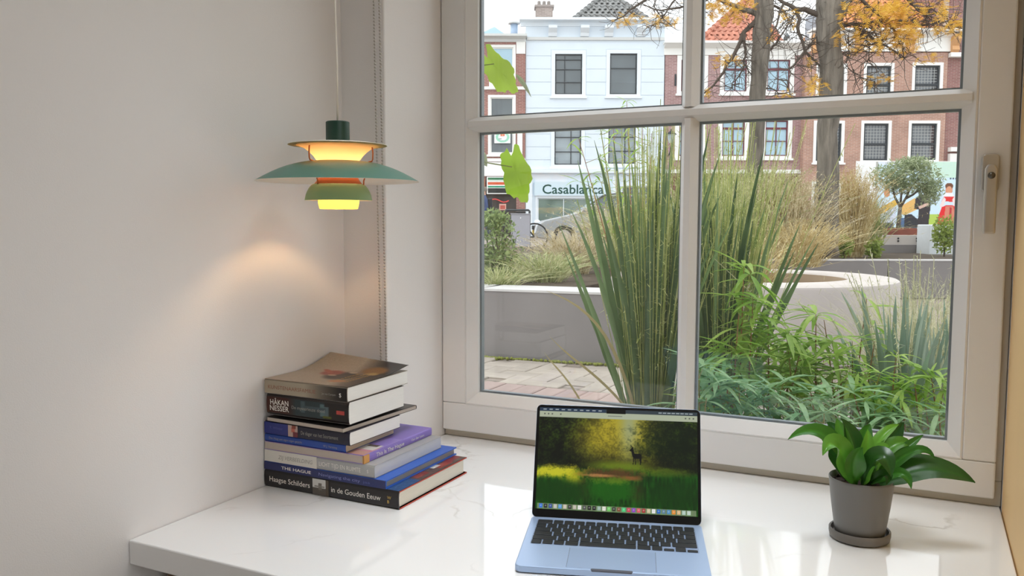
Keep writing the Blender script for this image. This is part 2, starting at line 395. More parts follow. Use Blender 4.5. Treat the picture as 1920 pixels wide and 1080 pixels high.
# espagnolette handle
hx = .1015
h = MB().prism([(hx-.0145+.004, TOP+.600), (hx+.0145-.004, TOP+.600), (hx+.0145, TOP+.604), (hx+.0145, TOP+.665), (hx+.0145-.004, TOP+.669), (hx-.0145+.004, TOP+.669), (hx-.0145, TOP+.665), (hx-.0145, TOP+.604)], 'y', YW-.009, YW-.0002).build('handle_plate', M_STEEL, win, bevel=.002)
mb = MB().tube([(hx, YW-.009, TOP+.635), (hx, YW-.034, TOP+.635)], .0095, 20)
mb.build('handle_neck', M_STEEL, h, smooth=True)
mb = MB().prism([(hx-.0105, TOP+.522), (hx+.0105, TOP+.522), (hx+.0105, TOP+.640), (hx+.006, TOP+.649), (hx-.006, TOP+.649), (hx-.0105, TOP+.640)], 'y', YW-.046, YW-.032)
mb.build('handle_lever', M_STEEL, h, bevel=.004, bseg=3)
MB().tube([(hx, YW-.0465, TOP+.628), (hx, YW-.049, TOP+.628)], .0062, 20).build('lock_button', pm('dark_nickel', '6b655c', .3, metal=.8), h, smooth=True)

# unseen second window, added in the right wall to light the left wall
w2 = empty('added_window', (2.9, (WIN2[0]+WIN2[1])/2, WIN2[2]), kind='structure')
mb = MB()
for y0, y1, z0, z1 in ((WIN2[0], WIN2[1], WIN2[2], WIN2[2]+.07), (WIN2[0], WIN2[1], WIN2[3]-.07, WIN2[3]), (WIN2[0], WIN2[0]+.07, WIN2[2]+.07, WIN2[3]-.07), (WIN2[1]-.07, WIN2[1], WIN2[2]+.07, WIN2[3]-.07), (-.78, -.72, WIN2[2]+.07, WIN2[3]-.07)):
    mb.box(2.86, 2.92, y0, y1, z0, z1)
mb.build('window_frame', M_WIN, w2)
for y0, y1 in ((WIN2[0]+.07, -.78), (-.72, WIN2[1]-.07)): MB().box(2.885, 2.893, y0, y1, WIN2[2]+.07, WIN2[3]-.07).build('pane', M_GLASS, w2)
ld = bpy.data.lights.new('added_side_fill', 'AREA'); ld.shape = 'RECTANGLE'; ld.size = WIN2[1]-WIN2[0]; ld.size_y = WIN2[3]-WIN2[2]; ld.energy = SIDE_FILL; ld.color = (1.0, .985, .98)  # area lamp added behind the second window as side fill
lo = bpy.data.objects.new('added_side_fill', ld); lo.location = (3.02, (WIN2[0]+WIN2[1])/2, (WIN2[2]+WIN2[3])/2); lo.rotation_euler = (0, PI/2, 0); COL.objects.link(lo)
ld.size, ld.size_y = WIN2[3]-WIN2[2], WIN2[1]-WIN2[0]

# ------------------------------------------------------------------ added ceiling lamps that fill the room, all out of view
M_PANEL = pm('added_panel_frame', 'f0f0f0', 0.5)
for i, (x, y) in enumerate(((.5, -1.0), (-.42, 1.12), (1.7, .6), (1.7, -2.2))):
    t = empty('added_ceiling_light', (x, y, CEIL), 'added flush fill light panel %s' % ('in mid room', 'above the window niche', 'by the right wall', 'in the rear corner')[i], 'ceiling light')
    MB().box(x-.32, x+.32, y-.32, y+.32, CEIL-.03, CEIL-.001).build('frame', M_PANEL, t)
    ld = bpy.data.lights.new('added_ceiling_lamp', 'AREA'); ld.energy = NICHE_FILL if i == 1 else ROOM_FILL; ld.size = .58; ld.spread = math.radians(62 if i == 1 else 180); ld.color = (.90, .955, 1.0) if i == 1 else (1.0, .97, .94)  # narrow niche lamp, added to brighten worktop and left wall
    lo = bpy.data.objects.new('added_ceiling_lamp', ld); lo.location = (x, y, CEIL-.035); COL.objects.link(lo)

# ================================================================== PENDANT LAMP
LC = P(634.5, 338, 1.642); LX, LY = LC[0], LC[1]
px2m = 1.642/FPX
def LZ(y): return float(P(634.5, y, 1.642)[2])
lamp = empty('pendant_lamp', (LX, LY, LZ(392)), 'lit green tiered pendant lamp with copper struts hanging over the books', 'lamp')
M_LGREEN = pm('lamp_sage_green', '517a6b', 0.42, spec=.45)
M_LGREEN2 = pm('lamp_moss_green', '8fae7c', 0.45, spec=.4)
M_DGREEN = pm('lamp_dark_green', '12382a', 0.4)
M_LWHITE = pm('lamp_white_enamel', 'f6ecdd', 0.6)
M_COPPER = pm('lamp_copper', 'c4713f', 0.4, metal=.45)
M_CORD = pm('lamp_cord', 'e9e2d6', 0.7)
def lprof(pts): return [(r*px2m, LZ(y)) for r, y in pts]
c0 = (LX, LY, 0)
def shell(pts, th, both):
    """closed lathe profile: outer line then the same line moved inwards"""
    a = lprof(pts); return a
# cord
MB().tube([(LX, LY, LZ(229)), (LX+.0004, LY, LZ(120)), (LX-.002, LY, LZ(20)), (LX-.003, LY, 2.0), (LX-.003, LY, CEIL)], .0019, 8).build('cord', M_CORD, lamp, smooth=True)
MB().lathe(lprof([(0, 228), (20, 228), (21.6, 229.5), (21.8, 266), (21, 268), (0, 268)]), c0, 40).build('socket_cap', M_DGREEN, lamp, smooth=True).modifiers.new('e', 'EDGE_SPLIT').split_angle = .6
# upper trumpet: a cone made translucent to glow from an added bulb inside, closed above by a thin enamelled plate
def conemat():
    m = bpy.data.materials.new('lamp_translucent_cone'); m.use_nodes = True; nt = m.node_tree; N = nt.nodes; L = nt.links
    N.remove(N['Principled BSDF']); tr = N.new('ShaderNodeBsdfTranslucent'); tr.inputs[0].default_value = (*lin('f7d9a2'), 1); di = N.new('ShaderNodeBsdfDiffuse'); di.inputs[0].default_value = (*lin('f4e6cc'), 1)
    a = N.new('ShaderNodeMixShader'); a.inputs[0].default_value = .5; L.new(di.outputs[0], a.inputs[1]); L.new(tr.outputs[0], a.inputs[2]); L.new(a.outputs[0], N['Material Output'].inputs[0]); return m
MB().lathe(lprof([(90, 272.6), (80, 273.5), (70, 275), (61, 279), (53, 285), (46, 292), (40, 300), (35, 306), (26, 309), (0, 310)]), c0, 64).build('upper_shade', conemat(), lamp, smooth=True)
MB().lathe(lprof([(0, 266), (22, 266), (45, 267), (70, 269), (91, 272), (91, 272.8), (70, 270.2), (45, 268.5), (0, 268)]), c0, 64).build('top_plate', M_LWHITE, lamp, smooth=True)
# wide canopy: green outside, white underside
outer = [(35, 301.8), (46, 302.6), (58, 304), (70, 306), (81, 308.8), (95, 313), (108, 318), (122, 324.5), (136, 332), (150, 340)]
inner = [(149.5, 340.6), (136, 333.6), (122, 326.3), (108, 320), (95, 315), (81, 310.8), (70, 308), (58, 306), (46, 304.6), (35, 303.6)]
m = MB(); m.lathe(lprof(outer), c0, 72); m.mi = 1; m.lathe(lprof([outer[-1]]+inner+[outer[0]]), c0, 72)
m.build('canopy_shade', [M_LGREEN, M_LWHITE], lamp, smooth=True, recalc=False)
# inner copper ring that hides the bulb
o = MB().lathe(lprof([(28, 314), (32, 325), (38, 337), (45.5, 347), (44.2, 347.4), (36.5, 338), (30.8, 326), (26.8, 314.5)]), c0, 48, closed=True).build('inner_ring', pm('lamp_orange_ring', 'd9763c', .5), lamp, smooth=True)
outer = [(46, 345.5), (50, 348), (54, 353), (57.5, 359.5), (60, 366), (62, 376)]
inner = [(61, 376.2), (59, 366.5), (56.3, 360), (53, 354), (49, 349.2), (45.5, 347)]
m = MB(); m.lathe(lprof(outer), c0, 56); m.mi = 1; m.lathe(lprof([outer[-1]]+inner+[outer[0]]), c0, 56)
m.build('lower_shade', [M_LGREEN2, M_LWHITE], lamp, smooth=True, recalc=False)
# frosted bowl that closes the lamp below
def bowlmat():
    m = bpy.data.materials.new('lamp_frosted_bowl'); m.use_nodes = True; nt = m.node_tree; N = nt.nodes; L = nt.links
    N.remove(N['Principled BSDF']); tr = N.new('ShaderNodeBsdfTranslucent'); tr.inputs[0].default_value = (*lin('d3e27c'), 1); di = N.new('ShaderNodeBsdfDiffuse'); di.inputs[0].default_value = (*lin('e6ee9a'), 1)
    em = N.new('ShaderNodeEmission'); em.inputs[0].default_value = (*lin('d9e86c'), 1); em.inputs[1].default_value = .10
    a = N.new('ShaderNodeMixShader'); a.inputs[0].default_value = .28; L.new(di.outputs[0], a.inputs[1]); L.new(tr.outputs[0], a.inputs[2])
    s = N.new('ShaderNodeAddShader'); L.new(a.outputs[0], s.inputs[0]); L.new(em.outputs[0], s.inputs[1]); L.new(s.outputs[0], N['Material Output'].inputs[0]); return m
M_BOWL = bowlmat()
MB().lathe(lprof([(37.5, 372), (38, 376.5), (37.6, 381), (36.4, 387), (35.4, 391), (34.5, 392), (0, 392.3)]), c0, 48).build('bowl', M_BOWL, lamp, smooth=True)
for k in range(3):
    a = math.radians((-8, 112, 232)[k])-YAW
    def pt(r, y, a=a): return (LX+r*px2m*math.cos(a), LY+r*px2m*math.sin(a), LZ(y))
    MB().tube([pt(64, 275.5), pt(66, 278), pt(67, 288), pt(66.5, 299), pt(65, 303), pt(58, 304.5)], .0014, 8).build('strut', M_COPPER, lamp, smooth=True)
    MB().tube([pt(56, 305.5), pt(54, 325), pt(49, 339), pt(48.5, 347)], .0014, 8).build('strut', M_COPPER, lamp, smooth=True)
MB().lathe([(0, .0085), (.004, .0078), (.0075, .0045), (.0088, 0), (.0075, -.0045), (.004, -.0078), (0, -.0085)], (LX, LY, LZ(327)), 20).build('bulb', pm('bulb_glass', 'ffcf95', .4, emit=BULB), lamp, smooth=True)
MB().lathe([(0, .0085), (.004, .0078), (.0075, .0045), (.0088, 0), (.0075, -.0045), (.004, -.0078), (0, -.0085)], (LX, LY, LZ(290)), 20).build('bulb', pm('added_upper_bulb', 'ffdcb2', .4, emit=BULB*.16), lamp, smooth=True)  # second bulb, added only to make the upper cone glow

# ================================================================== BLIND CHAIN
ch = empty('blind_chain', (-1.079, 1.55, TOP+.21), 'long looped metal ball chain of a blind hanging beside the window reveal', 'chain')
M_BEAD = pm('bead_chain_nickel', 'b9b2aa', .3, metal=.7)
def bead_verts(c, r):
    bm = bmesh.new(); bmesh.ops.create_icosphere(bm, subdivisions=1, radius=r, matrix=Matrix.Translation(c))
    v = [tuple(p.co) for p in bm.verts]; f = [tuple(q.index for q in p.verts) for p in bm.faces]; bm.free(); return v, f
for side in (0, 1):
    m = MB(); z = TOP+.213; k = 0
    top = TOP+1.6
    while z < top:
        fx = (z-TOP-.21)/(.81)
        x = -1.0805+(.0072 if side else -.0072)+(-.0095*fx if True else 0); y = 1.548
        m.add(*bead_verts((x, y, z), .0029)); z += .0070
    m.tube([(-1.0805+(.0072 if side else -.0072), 1.548, TOP+.213), (-1.0805+(.0072 if side else -.0072)-.0095*(1.39/.81), 1.548, top)], .0006, 4)
    o = m.build('beads', M_BEAD, ch, smooth=True, recalc=False); o['kind'] = 'stuff'
m = MB()
for i in range(5):
    a = PI+PI*i/4; m.add(*bead_verts((-1.0805+.0072*math.cos(a), 1.548, TOP+.213+.0072*math.sin(a)), .0029))
m.build('bottom_loop', M_BEAD, ch, smooth=True)
MB().box(-1.135, -1.075, 1.54, 1.5695, TOP+1.6, TOP+1.66).build('blind_bracket', pm('blind_bracket_white', 'e6e2da', .5), ch, bevel=.003)

# ================================================================== BOOKS
M_PAGE = pm('book_pages', 'ece5d6', .85, noise=.06, nscale=30, stretch=(1, 1, 60))
M_PAGEW = pm('book_pages_white', 'f0eee9', .85, noise=.04, nscale=30, stretch=(1, 1, 60))
M_PAGEG = pm('book_pages_grey', 'b9aca0', .85, noise=.06, nscale=30, stretch=(1, 1, 60))
M_PAGEB = pm('book_pages_beige', 'c9b79f', .85, noise=.06, nscale=30, stretch=(1, 1, 60))
ink = lambda n, c: pm('ink_'+n, c, .6)
INK_W, INK_G, INK_Y, INK_R, INK_K = ink('white', 'e8e4dc'), ink('grey', '9a968f'), ink('gold', 'd9b45a'), ink('red', 'b8402f'), ink('black', '1c1a1a')
GROUP = 'books stacked under the lamp'
class Frame:
    """local axes of one lying book: a along the spine, b into the stack, z up"""
    def __init__(s, o, ang=0.0):
        s.o = np.array(o, float); c, n = math.cos(ang), math.sin(ang); s.a = np.array([c, n, 0]); s.b = np.array([-n, c, 0]); s.z = np.array([0, 0, 1.0])
    def __call__(s, v):
        v = np.asarray(v, float); return s.o+v[..., :1]*s.a+v[..., 1:2]*s.b+v[..., 2:3]*s.z
def book(label, F, L, D, T, cover, pages, spine='front', hard=False, rounded=.004, name='book', inset=.004, part_cover='cover'):
    """lying book. spine 'front' runs along a at b=0; 'right' runs along b at a=L; 'back' leaves the page edge in front"""
    t = empty(name, F(np.array([L/2, D/2, 0])), label, 'book', GROUP)
    ct = .0024 if hard else .0007
    if spine == 'front': tf = lambda v: F(v); SLn, SD = L, D
    elif spine == 'right': tf = lambda v: F(np.stack([L-v[..., 1], v[..., 0], v[..., 2]], -1)); SLn, SD = D, L
    else: tf = lambda v: F(np.stack([L-v[..., 0], D-v[..., 1], v[..., 2]], -1)); SLn, SD = L, D
    # cover as a U profile in (b, z), extruded along the spine
    r = rounded
    prof = [(SD, 0), (r, 0), (r*.3, T*.12), (0, T*.35), (0, T*.65), (r*.3, T*.88), (r, T), (SD, T), (SD, T-ct), (r+ct, T-ct), (r*.3+ct*1.2, T*.85), (ct*1.2, T*.65), (ct*1.2, T*.35), (r*.3+ct*1.2, T*.15), (r+ct, ct), (SD, ct)]
    m = MB(); m.prism(prof, 'x', 0, SLn); m.build(part_cover, cover, t, xf=tf)
    ins = inset if hard else .0006
    MB().box(ins, SLn-ins, r*.6+ct*1.5, SD-ins, ct+.0001, T-ct-.0001).build('pages', pages, t, xf=tf)
    return t, tf
def spine_text(t, tf, txt, ink_, x, z, h, width=None, SLn=None, **kw):
    o = tf(np.array([x, -.0003, z])); ux = tf(np.array([x+1, -.0003, z]))-o
    return lettering('lettering', txt, ink_, t, o, ux/np.linalg.norm(ux), (0, 0, 1), h, width, **kw)
def spine_patch(t, tf, x0, x1, z0, z1, mat, name='spine_picture', off=.0002):
    m = MB(); m.box(x0, x1, -off, .003, z0, z1); return m.build(name, mat, t, xf=tf)
B0 = TOP+.0003; XB = -1.2015; YF = 1.294
z = B0
# 1 thick hardback, red boards edge
F = Frame((XB, YF, z)); T1 = .035
t, tf = book('thick black hardback about painters with red board edges, bottom of the stack', F, .328, .262, T1, pm('book_black_jacket', '1e1a1b', .35), M_PAGE, hard=True, rounded=.003, inset=.005)
for z0_ in (T1-.0026, .0): MB().box(.02, .3284, .004, .2626, z0_+.0003, z0_+.0024).build('board_edge', pm('red_board', 'c4442c', .5), t, xf=tf)
spine_text(t, tf, 'Haagse Schilders', INK_W, .014, .0125, .0105, .104, bold=.004)
spine_text(t, tf, 'in de Gouden Eeuw', INK_W, .171, .0125, .0105, .117, bold=.004)
img = np.zeros((24, 30, 3)); img[:] = (.78, .77, .75); img[13:, :] = (.36, .33, .30); img[6:16, 11:17] = (.45, .42, .39); img[:, 24:] = (.33, .29, .25); img[10:12, 4:22] = (.5, .48, .45)
def fn(u, v, tf=tf): return tf(np.stack([.125+u*.040, np.full_like(u, -.0005), .0015+v*(T1-.003)], -1))
printed('spine_picture', img, fn, vcolmat('spine_print', .5), t)
spine_text(t, tf, 'W', INK_Y, .303, .018, .006); spine_text(t, tf, 'B', INK_Y, .3035, .010, .006)
# painted front: blue sky and red brick scene, seen on the strip that stays free
img = np.zeros((60, 40, 3)); yy_, xx_ = np.mgrid[0:60, 0:40]
img[:] = (.20, .33, .52); img[:42, :] = np.array([.38, .30, .27]); img[10:22, 20:34] = (.62, .27, .22); img[18:24, 10:25] = (.85, .83, .80); img[:12, 12:30] = (.55, .20, .18); img[30:40, 5:30] = (.55, .25, .22)
img += rng.normal(0, .05, (60, 40, 1))
def fn(u, v, tf=tf): return tf(np.stack([.28+u*.047, .004+v*.256, np.full_like(u, T1+.0003)], -1))
printed('cover_picture', img, fn, vcolmat('cover_print', .3), t)
z += T1+.0008
# 2 blue hardback
T2 = .0165; F = Frame((XB+.001, YF-.0005, z))
t, tf = book('flat bright blue hardback with navy spine, second from the bottom', F, .299, .268, T2, pm('book_blue_cover', '2a5fc0', .35), pm('book_pages_midgrey', '9a9894', .85), hard=True, rounded=.002)  # page block in one even mid grey
spine_patch(t, tf, 0, .2988, .0005, T2-.0005, pm('navy_spine', '222a5e', .4), 'spine_wrap')
spine_text(t, tf, 'THE HAGUE', INK_W, .045, .0055, .006, .076, bold=.01)
spine_text(t, tf, 'Navigating the city', ink('lilac', '7f86bd'), .14, .0055, .006, .10); spine_text(t, tf, 'jaa', ink('dimblue', '56609c'), .247, .0055, .005, .016)
z += T2+.0006
# 3 grey paperback with white half
T3 = .0245; F = Frame((XB+.0015, YF+.0006, z))
t, tf = book('pale grey paperback with half white spine, third from the bottom', F, .272, .247, T3, pm('book_grey_cover', 'a9a8a6', .45), pm('book_pages_cool', 'c9c8c8', .85, noise=.04, nscale=30, stretch=(1, 1, 60)), rounded=.002)
spine_patch(t, tf, 0, .134, .0003, T3-.0003, pm('spine_offwhite', 'd6d2c8', .5), 'spine_wrap')
spine_text(t, tf, 'ZIJ VERBEELDING', INK_G, .036, .008, .008, .088, shear=.2); spine_text(t, tf, 'LICHT TIJD EN RUIMTE', INK_W, .140, .008, .0085, .10); spine_text(t, tf, 'S', INK_W, .255, .009, .006)
z += T3+.0004
# 4 paperback whose lilac spine faces the window side
T4 = .0165; F = Frame((XB+.002, YF, z))
t, tf = book('paperback with lilac spine turned to the right, orange band at its corner', F, .248, .247, T4, pm('book_lilac_cover', '8a74c4', .45), M_PAGEG, spine='right', rounded=.0015)
spine_patch(t, tf, .0, .018, .0003, T4-.0003, pm('spine_orange', 'd39a56', .5), 'spine_wrap')
spine_text(t, tf, 'This Is The Hague', INK_W, .040, .0045, .0078, .098, bold=.006); spine_text(t, tf, 'Van der Leun', INK_W, .165, .0055, .005, .05)
img = np.zeros((50, 30, 3)); img[:] = (.58, .50, .80); img[28:, :] = (.80, .55, .62); img[40:, :] = (.78, .60, .55); img[22:36, 0:26] = (.86, .84, .82); img[22:27, 8:22] = (.35, .30, .28); img[:, 28:] = (.62, .54, .82)
def fn(u, v): return F(np.stack([.196+u*.0515, .0025+v*.13, np.full_like(u, T4+.0003)], -1))
printed('cover_picture', img, fn, vcolmat('cover_print', .3), t)
z += T4+.0007
# 5 thin blue paperback
T5 = .0150; F = Frame((XB+.003, YF, z))
t, tf = book('thin royal blue paperback with beige page block, under the navy one', F, .204, .165, T5, pm('book_royal_cover', '24479a', .4), M_PAGEB, rounded=.002)
spine_text(t, tf, 'Den Haag een eigen eigen gezicht', INK_G, .012, .0055, .0045, .085); spine_text(t, tf, 'W.J. Versteeg', INK_G, .150, .0055, .004, .034)
z += T5+.0004
# 6 navy paperback
T6 = .0265; F = Frame((XB+.004, YF-.001, z), math.radians(-1.0))
t, tf = book('navy paperback with a small portrait on its spine and white pages', F, .216, .170, T6, pm('book_navy_cover', '1d1b2e', .4), M_PAGEW, rounded=.003)
spine_patch(t, tf, .0, .066, .0016, T6-.0016, pm('spine_indigo', '27307a', .4), 'spine_wrap')
img = np.zeros((20, 20, 3)); img[:] = (.72, .62, .58); img[4:12, 7:14] = (.75, .42, .36); img[0:6, 8:16] = (.55, .30, .25); img[11:, 10:] = (.45, .22, .24)
def fn(u, v, tf=tf): return tf(np.stack([.063+u*.025, np.full_like(u, -.0006), .0016+v*(T6-.0032)], -1))
printed('spine_picture', img, fn, vcolmat('spine_print', .5), t)
spine_text(t, tf, 'De slager van het Soortement', INK_G, .096, .009, .0075, .093); spine_text(t, tf, 'T. Winter', ink('indigo_pale', '5a64a8'), .014, .012, .005, .035)
z += T6+.0004
# 7 thin floppy paperback with its page edge to the front and a dark cover poking out
T7 = .0085; F = Frame((XB+.012, YF-.002, z), math.radians(-3.0))
t, tf = book('thin paperback with greyish page edge in front and dark cover poking out right', F, .200, .240, T7, pm('book_dark_cover', '2c2826', .35), M_PAGEG, spine='back', rounded=.0015)
z += T7+.0042
# 8 thick dark thriller paperback
T8 = .0445; F = Frame((XB+.010, YF, z), math.radians(-.5))
t, tf = book('thick dark brown thriller paperback with bold white author name, second from the top', F, .206, .190, T8, pm('book_brown_cover', '2a211f', .35), M_PAGEW, rounded=.004)
n_ = 60; img = np.zeros((24, n_, 3)); xs = np.linspace(0, 1, n_)
img[:] = (np.array([.27, .15, .12])*(1-np.clip((xs-.25)/.12, 0, 1))[:, None]+np.array([.20, .24, .25])*np.clip((xs-.25)/.12, 0, 1)[:, None])[None]
img[:, int(.72*n_):] = (.17, .15, .14); img[3:20, 40:43] = (.36, .44, .45); img[6:22, 43:46] = (.34, .40, .42); img[2:18, 26:29] = (.30, .36, .37); img[19:22, 42:48] = (.35, .36, .16)
img[8:12, 28:44] = (.28, .33, .34)
def fn(u, v, tf=tf): return tf(np.stack([.001+u*.204, np.full_like(u, -.0003), .006+v*(T8-.012)], -1))
printed('spine_picture', img, fn, vcolmat('spine_print', .5), t)
spine_text(t, tf, 'HÅKAN', INK_W, .010, .0225, .0105, .048, bold=.012, shear=-.05); spine_text(t, tf, 'NESSER', INK_W, .009, .0105, .0105, .050, bold=.012, shear=-.05)
spine_text(t, tf, 'De mysterieuze dood', INK_G, .066, .0185, .0065, .083); spine_patch(t, tf, .178, .197, .019, .0265, pm('red_imprint', 'b5403a', .5), 'imprint_mark', .0009)
z += T8+.0006
# 9 top paperback with a lifting painted cover
T9 = .0290; F = Frame((XB+.008, YF-.003, z), math.radians(.3))
t, tf = book('beige and black art paperback with a painted cover curling up, top of the stack', F, .206, .212, T9-.001, [pm('book_taupe_cover', '9c8f7e', .4)], M_PAGEW, rounded=.002)
n_ = 60; img = np.zeros((16, n_, 3)); xs = np.linspace(0, 1, n_)
img[:] = np.array([.66, .61, .53])[None, None]*(1-np.clip((xs-.5)/.45, 0, 1))[None, :, None]+np.array([.13, .11, .10])[None, None]*np.clip((xs-.5)/.45, 0, 1)[None, :, None]
def fn(u, v, tf=tf): return tf(np.stack([.0005+u*.205, np.full_like(u, -.0003), .0008+v*(T9-.003)], -1))
printed('spine_picture', img, fn, vcolmat('spine_print', .5), t)
spine_text(t, tf, 'KUNSTENAARSFAMILIE', ink('spine_rust', '8d5a48'), .010, .010, .0075, .120); spine_text(t, tf, 'Jan van Campen', INK_G, .145, .010, .004, .034); spine_text(t, tf, '$', INK_W, .187, .0085, .008)
H_, W_ = 120, 116; yy_, xx_ = np.mgrid[0:H_, 0:W_]; u_ = xx_/(W_-1); v_ = 1-yy_/(H_-1)
img = np.empty((H_, W_, 3)); img[:] = (.66, .60, .52)
k_ = np.clip((u_-.62+.25*(v_-.5))/.28, 0, 1)[..., None]; img = img*(1-k_)+np.array([.17, .13, .10])*k_
def blob(cu, cv, ru, rv, col, ang=0.0, soft=.25, IM=None):
    global img
    c, s_ = math.cos(ang), math.sin(ang); du, dv = u_-cu, v_-cv
    d = np.hypot((du*c+dv*s_)/ru, (-du*s_+dv*c)/rv); k = np.clip((1+soft-d)/(2*soft), 0, 1)[..., None]; img = img*(1-k)+np.array(col)*k
blob(.60, .42, .17, .16, (.16, .13, .12), .4); blob(.42, .50, .12, .09, (.60, .26, .20), .2); blob(.33, .55, .09, .03, (.66, .33, .24), -.5)
blob(.48, .42, .05, .03, (.75, .66, .56)); blob(.72, .20, .09, .05, (.72, .48, .34), .3); blob(.80, .70, .13, .12, (.52, .36, .17), .2); blob(.84, .60, .06, .05, (.65, .53, .30)); blob(.62, .58, .05, .03, (.7, .62, .53))
img += rng.normal(0, .018, (H_, W_, 1))
def cover_surf(a, b):
    lift = .024*np.clip((b-.09)/.122, 0, 1)**1.8*(.30+.70*np.clip(1-a/.206, 0, 1))+.003*np.clip(a/.2, 0, 1)*np.clip((b-.13)/.08, 0, 1)
    return lift
def fn(u, v): 
    a, b = u*.206, .0015+v*.215; return F(np.stack([a, b, T9+cover_surf(a, b)], -1))
cv = printed('front_cover', img, fn, vcolmat('cover_print', .3), t)
so = cv.modifiers.new('thick', 'SOLIDIFY'); so.thickness = .0007
M_INKG = ink('cover_gold', 'c8a560')
for k, (txt, wd) in enumerate((('DE FAMILIE', .11), ('VAN SCHILDERS', .13), ('GOUDEN TIJD', .10))):
    b0 = .035; a0 = .150+.014*k
    lettering('lettering', txt, M_INKG, t, F(np.array([a0, b0, T9+.0012])), F.b, -F.a, .007, wd*.8, depth=.0004)

# ================================================================== LAPTOP
hl = PZ(999, 968, TOP+.013); hr = PZ(1313, 985, TOP+.013)
ua = hr-hl; ua[2] = 0; ua /= np.linalg.norm(ua); ub = np.array([-ua[1], ua[0], 0.0])   # ub points away from the user
LW, LD = .300, .2235; mid = (hl+hr)/2
LO = mid-ua*LW/2-ub*(LD-.006); LO[2] = TOP+.0006
lap = empty('laptop', LO+ua*LW/2+ub*LD/2, 'open silver laptop with black keys showing a forest picture, on the worktop', 'laptop')
def lf(v): v = np.asarray(v, float); return LO+v[..., :1]*ua+v[..., 1:2]*ub+v[..., 2:3]*np.array([0, 0, 1.0])
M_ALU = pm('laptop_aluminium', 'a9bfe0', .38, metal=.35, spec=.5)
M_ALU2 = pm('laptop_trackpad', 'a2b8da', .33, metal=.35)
M_KEY = pm('laptop_key', '111317', .55)
M_BEZ = pm('laptop_bezel', '08090b', .16)
def rrect(x0, x1, y0, y1, r, n=5):
    p = []
    for cx, cy, a0 in ((x1-r, y0+r, -PI/2), (x1-r, y1-r, 0), (x0+r, y1-r, PI/2), (x0+r, y0+r, PI)):
        for i in range(n+1):
            a = a0+PI/2*i/n; p.append((cx+r*math.cos(a), cy+r*math.sin(a)))
    return p
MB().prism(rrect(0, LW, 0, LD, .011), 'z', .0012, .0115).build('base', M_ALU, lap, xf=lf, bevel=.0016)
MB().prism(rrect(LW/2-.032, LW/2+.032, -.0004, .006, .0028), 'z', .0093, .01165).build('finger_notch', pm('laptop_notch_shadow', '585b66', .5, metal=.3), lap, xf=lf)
for fx, fy in ((.02, .02), (LW-.02, .02), (.02, LD-.02), (LW-.02, LD-.02)):
    MB().tube([lf(np.array([fx, fy, -.0004])), lf(np.array([fx, fy, .0013]))], .007, 12).build('rubber_foot', M_BLACK, lap)
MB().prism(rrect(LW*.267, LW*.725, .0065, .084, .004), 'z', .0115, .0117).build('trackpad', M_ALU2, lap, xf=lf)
for x in (LW*.267, LW*.725): MB().box(x-.0003, x+.0003, .0065, .084, .0115, .01178).build('trackpad_gap', pm('laptop_gap', '60667a', .6), lap, xf=lf)
# keyboard: one recessed well frame line and six rows of keys
KX0, KX1, KY0, KY1 = .0145, LW-.0145, .0935, .2035
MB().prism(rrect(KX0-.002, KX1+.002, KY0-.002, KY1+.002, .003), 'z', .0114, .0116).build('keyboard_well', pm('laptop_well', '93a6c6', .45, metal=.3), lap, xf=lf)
_keys = {}
def key(x0, x1, y0, y1):
    wd, hd = round(x1-x0, 4), round(y1-y0, 4)
    if (wd, hd) not in _keys:
        m = MB(); a = rrect(-wd/2, wd/2, -hd/2, hd/2, .0013, 1); i_ = rrect(-wd/2+.0004, wd/2-.0004, -hd/2+.0004, hd/2-.0004, .0012, 1); n = len(a)
        m.add([(p[0], p[1], 0) for p in a]+[(p[0], p[1], .0011) for p in a]+[(p[0], p[1], .0014) for p in i_],
              [(j, (j+1) % n, n+(j+1) % n, n+j) for j in range(n)]+[(n+j, n+(j+1) % n, 2*n+(j+1) % n, 2*n+j) for j in range(n)]+[tuple(range(2*n, 3*n))])
        _keys[(wd, hd)] = m.mesh('key', mats=[M_KEY])
    put('key', _keys[(wd, hd)], lap, mat4(ua, ub, (0, 0, 1), lf(np.array([(x0+x1)/2, (y0+y1)/2, .0116]))))
KW = KX1-KX0; g = .0026; RH_ = (KY1-KY0+g)/6
rows = [[1.5]+[1]*12+[1.0], [1]*13+[1.5], [1.5]+[1]*13, [1.75]+[1]*11+[1.75], [2.25]+[1]*10+[2.25], [1, 1, 1, 1.25, 5, 1.25, 1]]
for ri, row in enumerate(rows):
    y1 = KY1-ri*RH_; y0 = y1-RH_+g
    tot = sum(row)+(3 if ri == 5 else 0); unit = (KW+g)/tot; x = KX0
    for wk in row:
        key(x, x+wk*unit-g, y0, y1); x += wk*unit
    if ri == 5:
        hh = (y1-y0-.001)/2
        key(x, x+unit-g, y0, y0+hh); key(x+unit, x+2*unit-g, y0, y0+hh); key(x+unit, x+2*unit-g, y0+hh+.001, y1); key(x+2*unit, x+3*unit-g, y0, y0+hh)
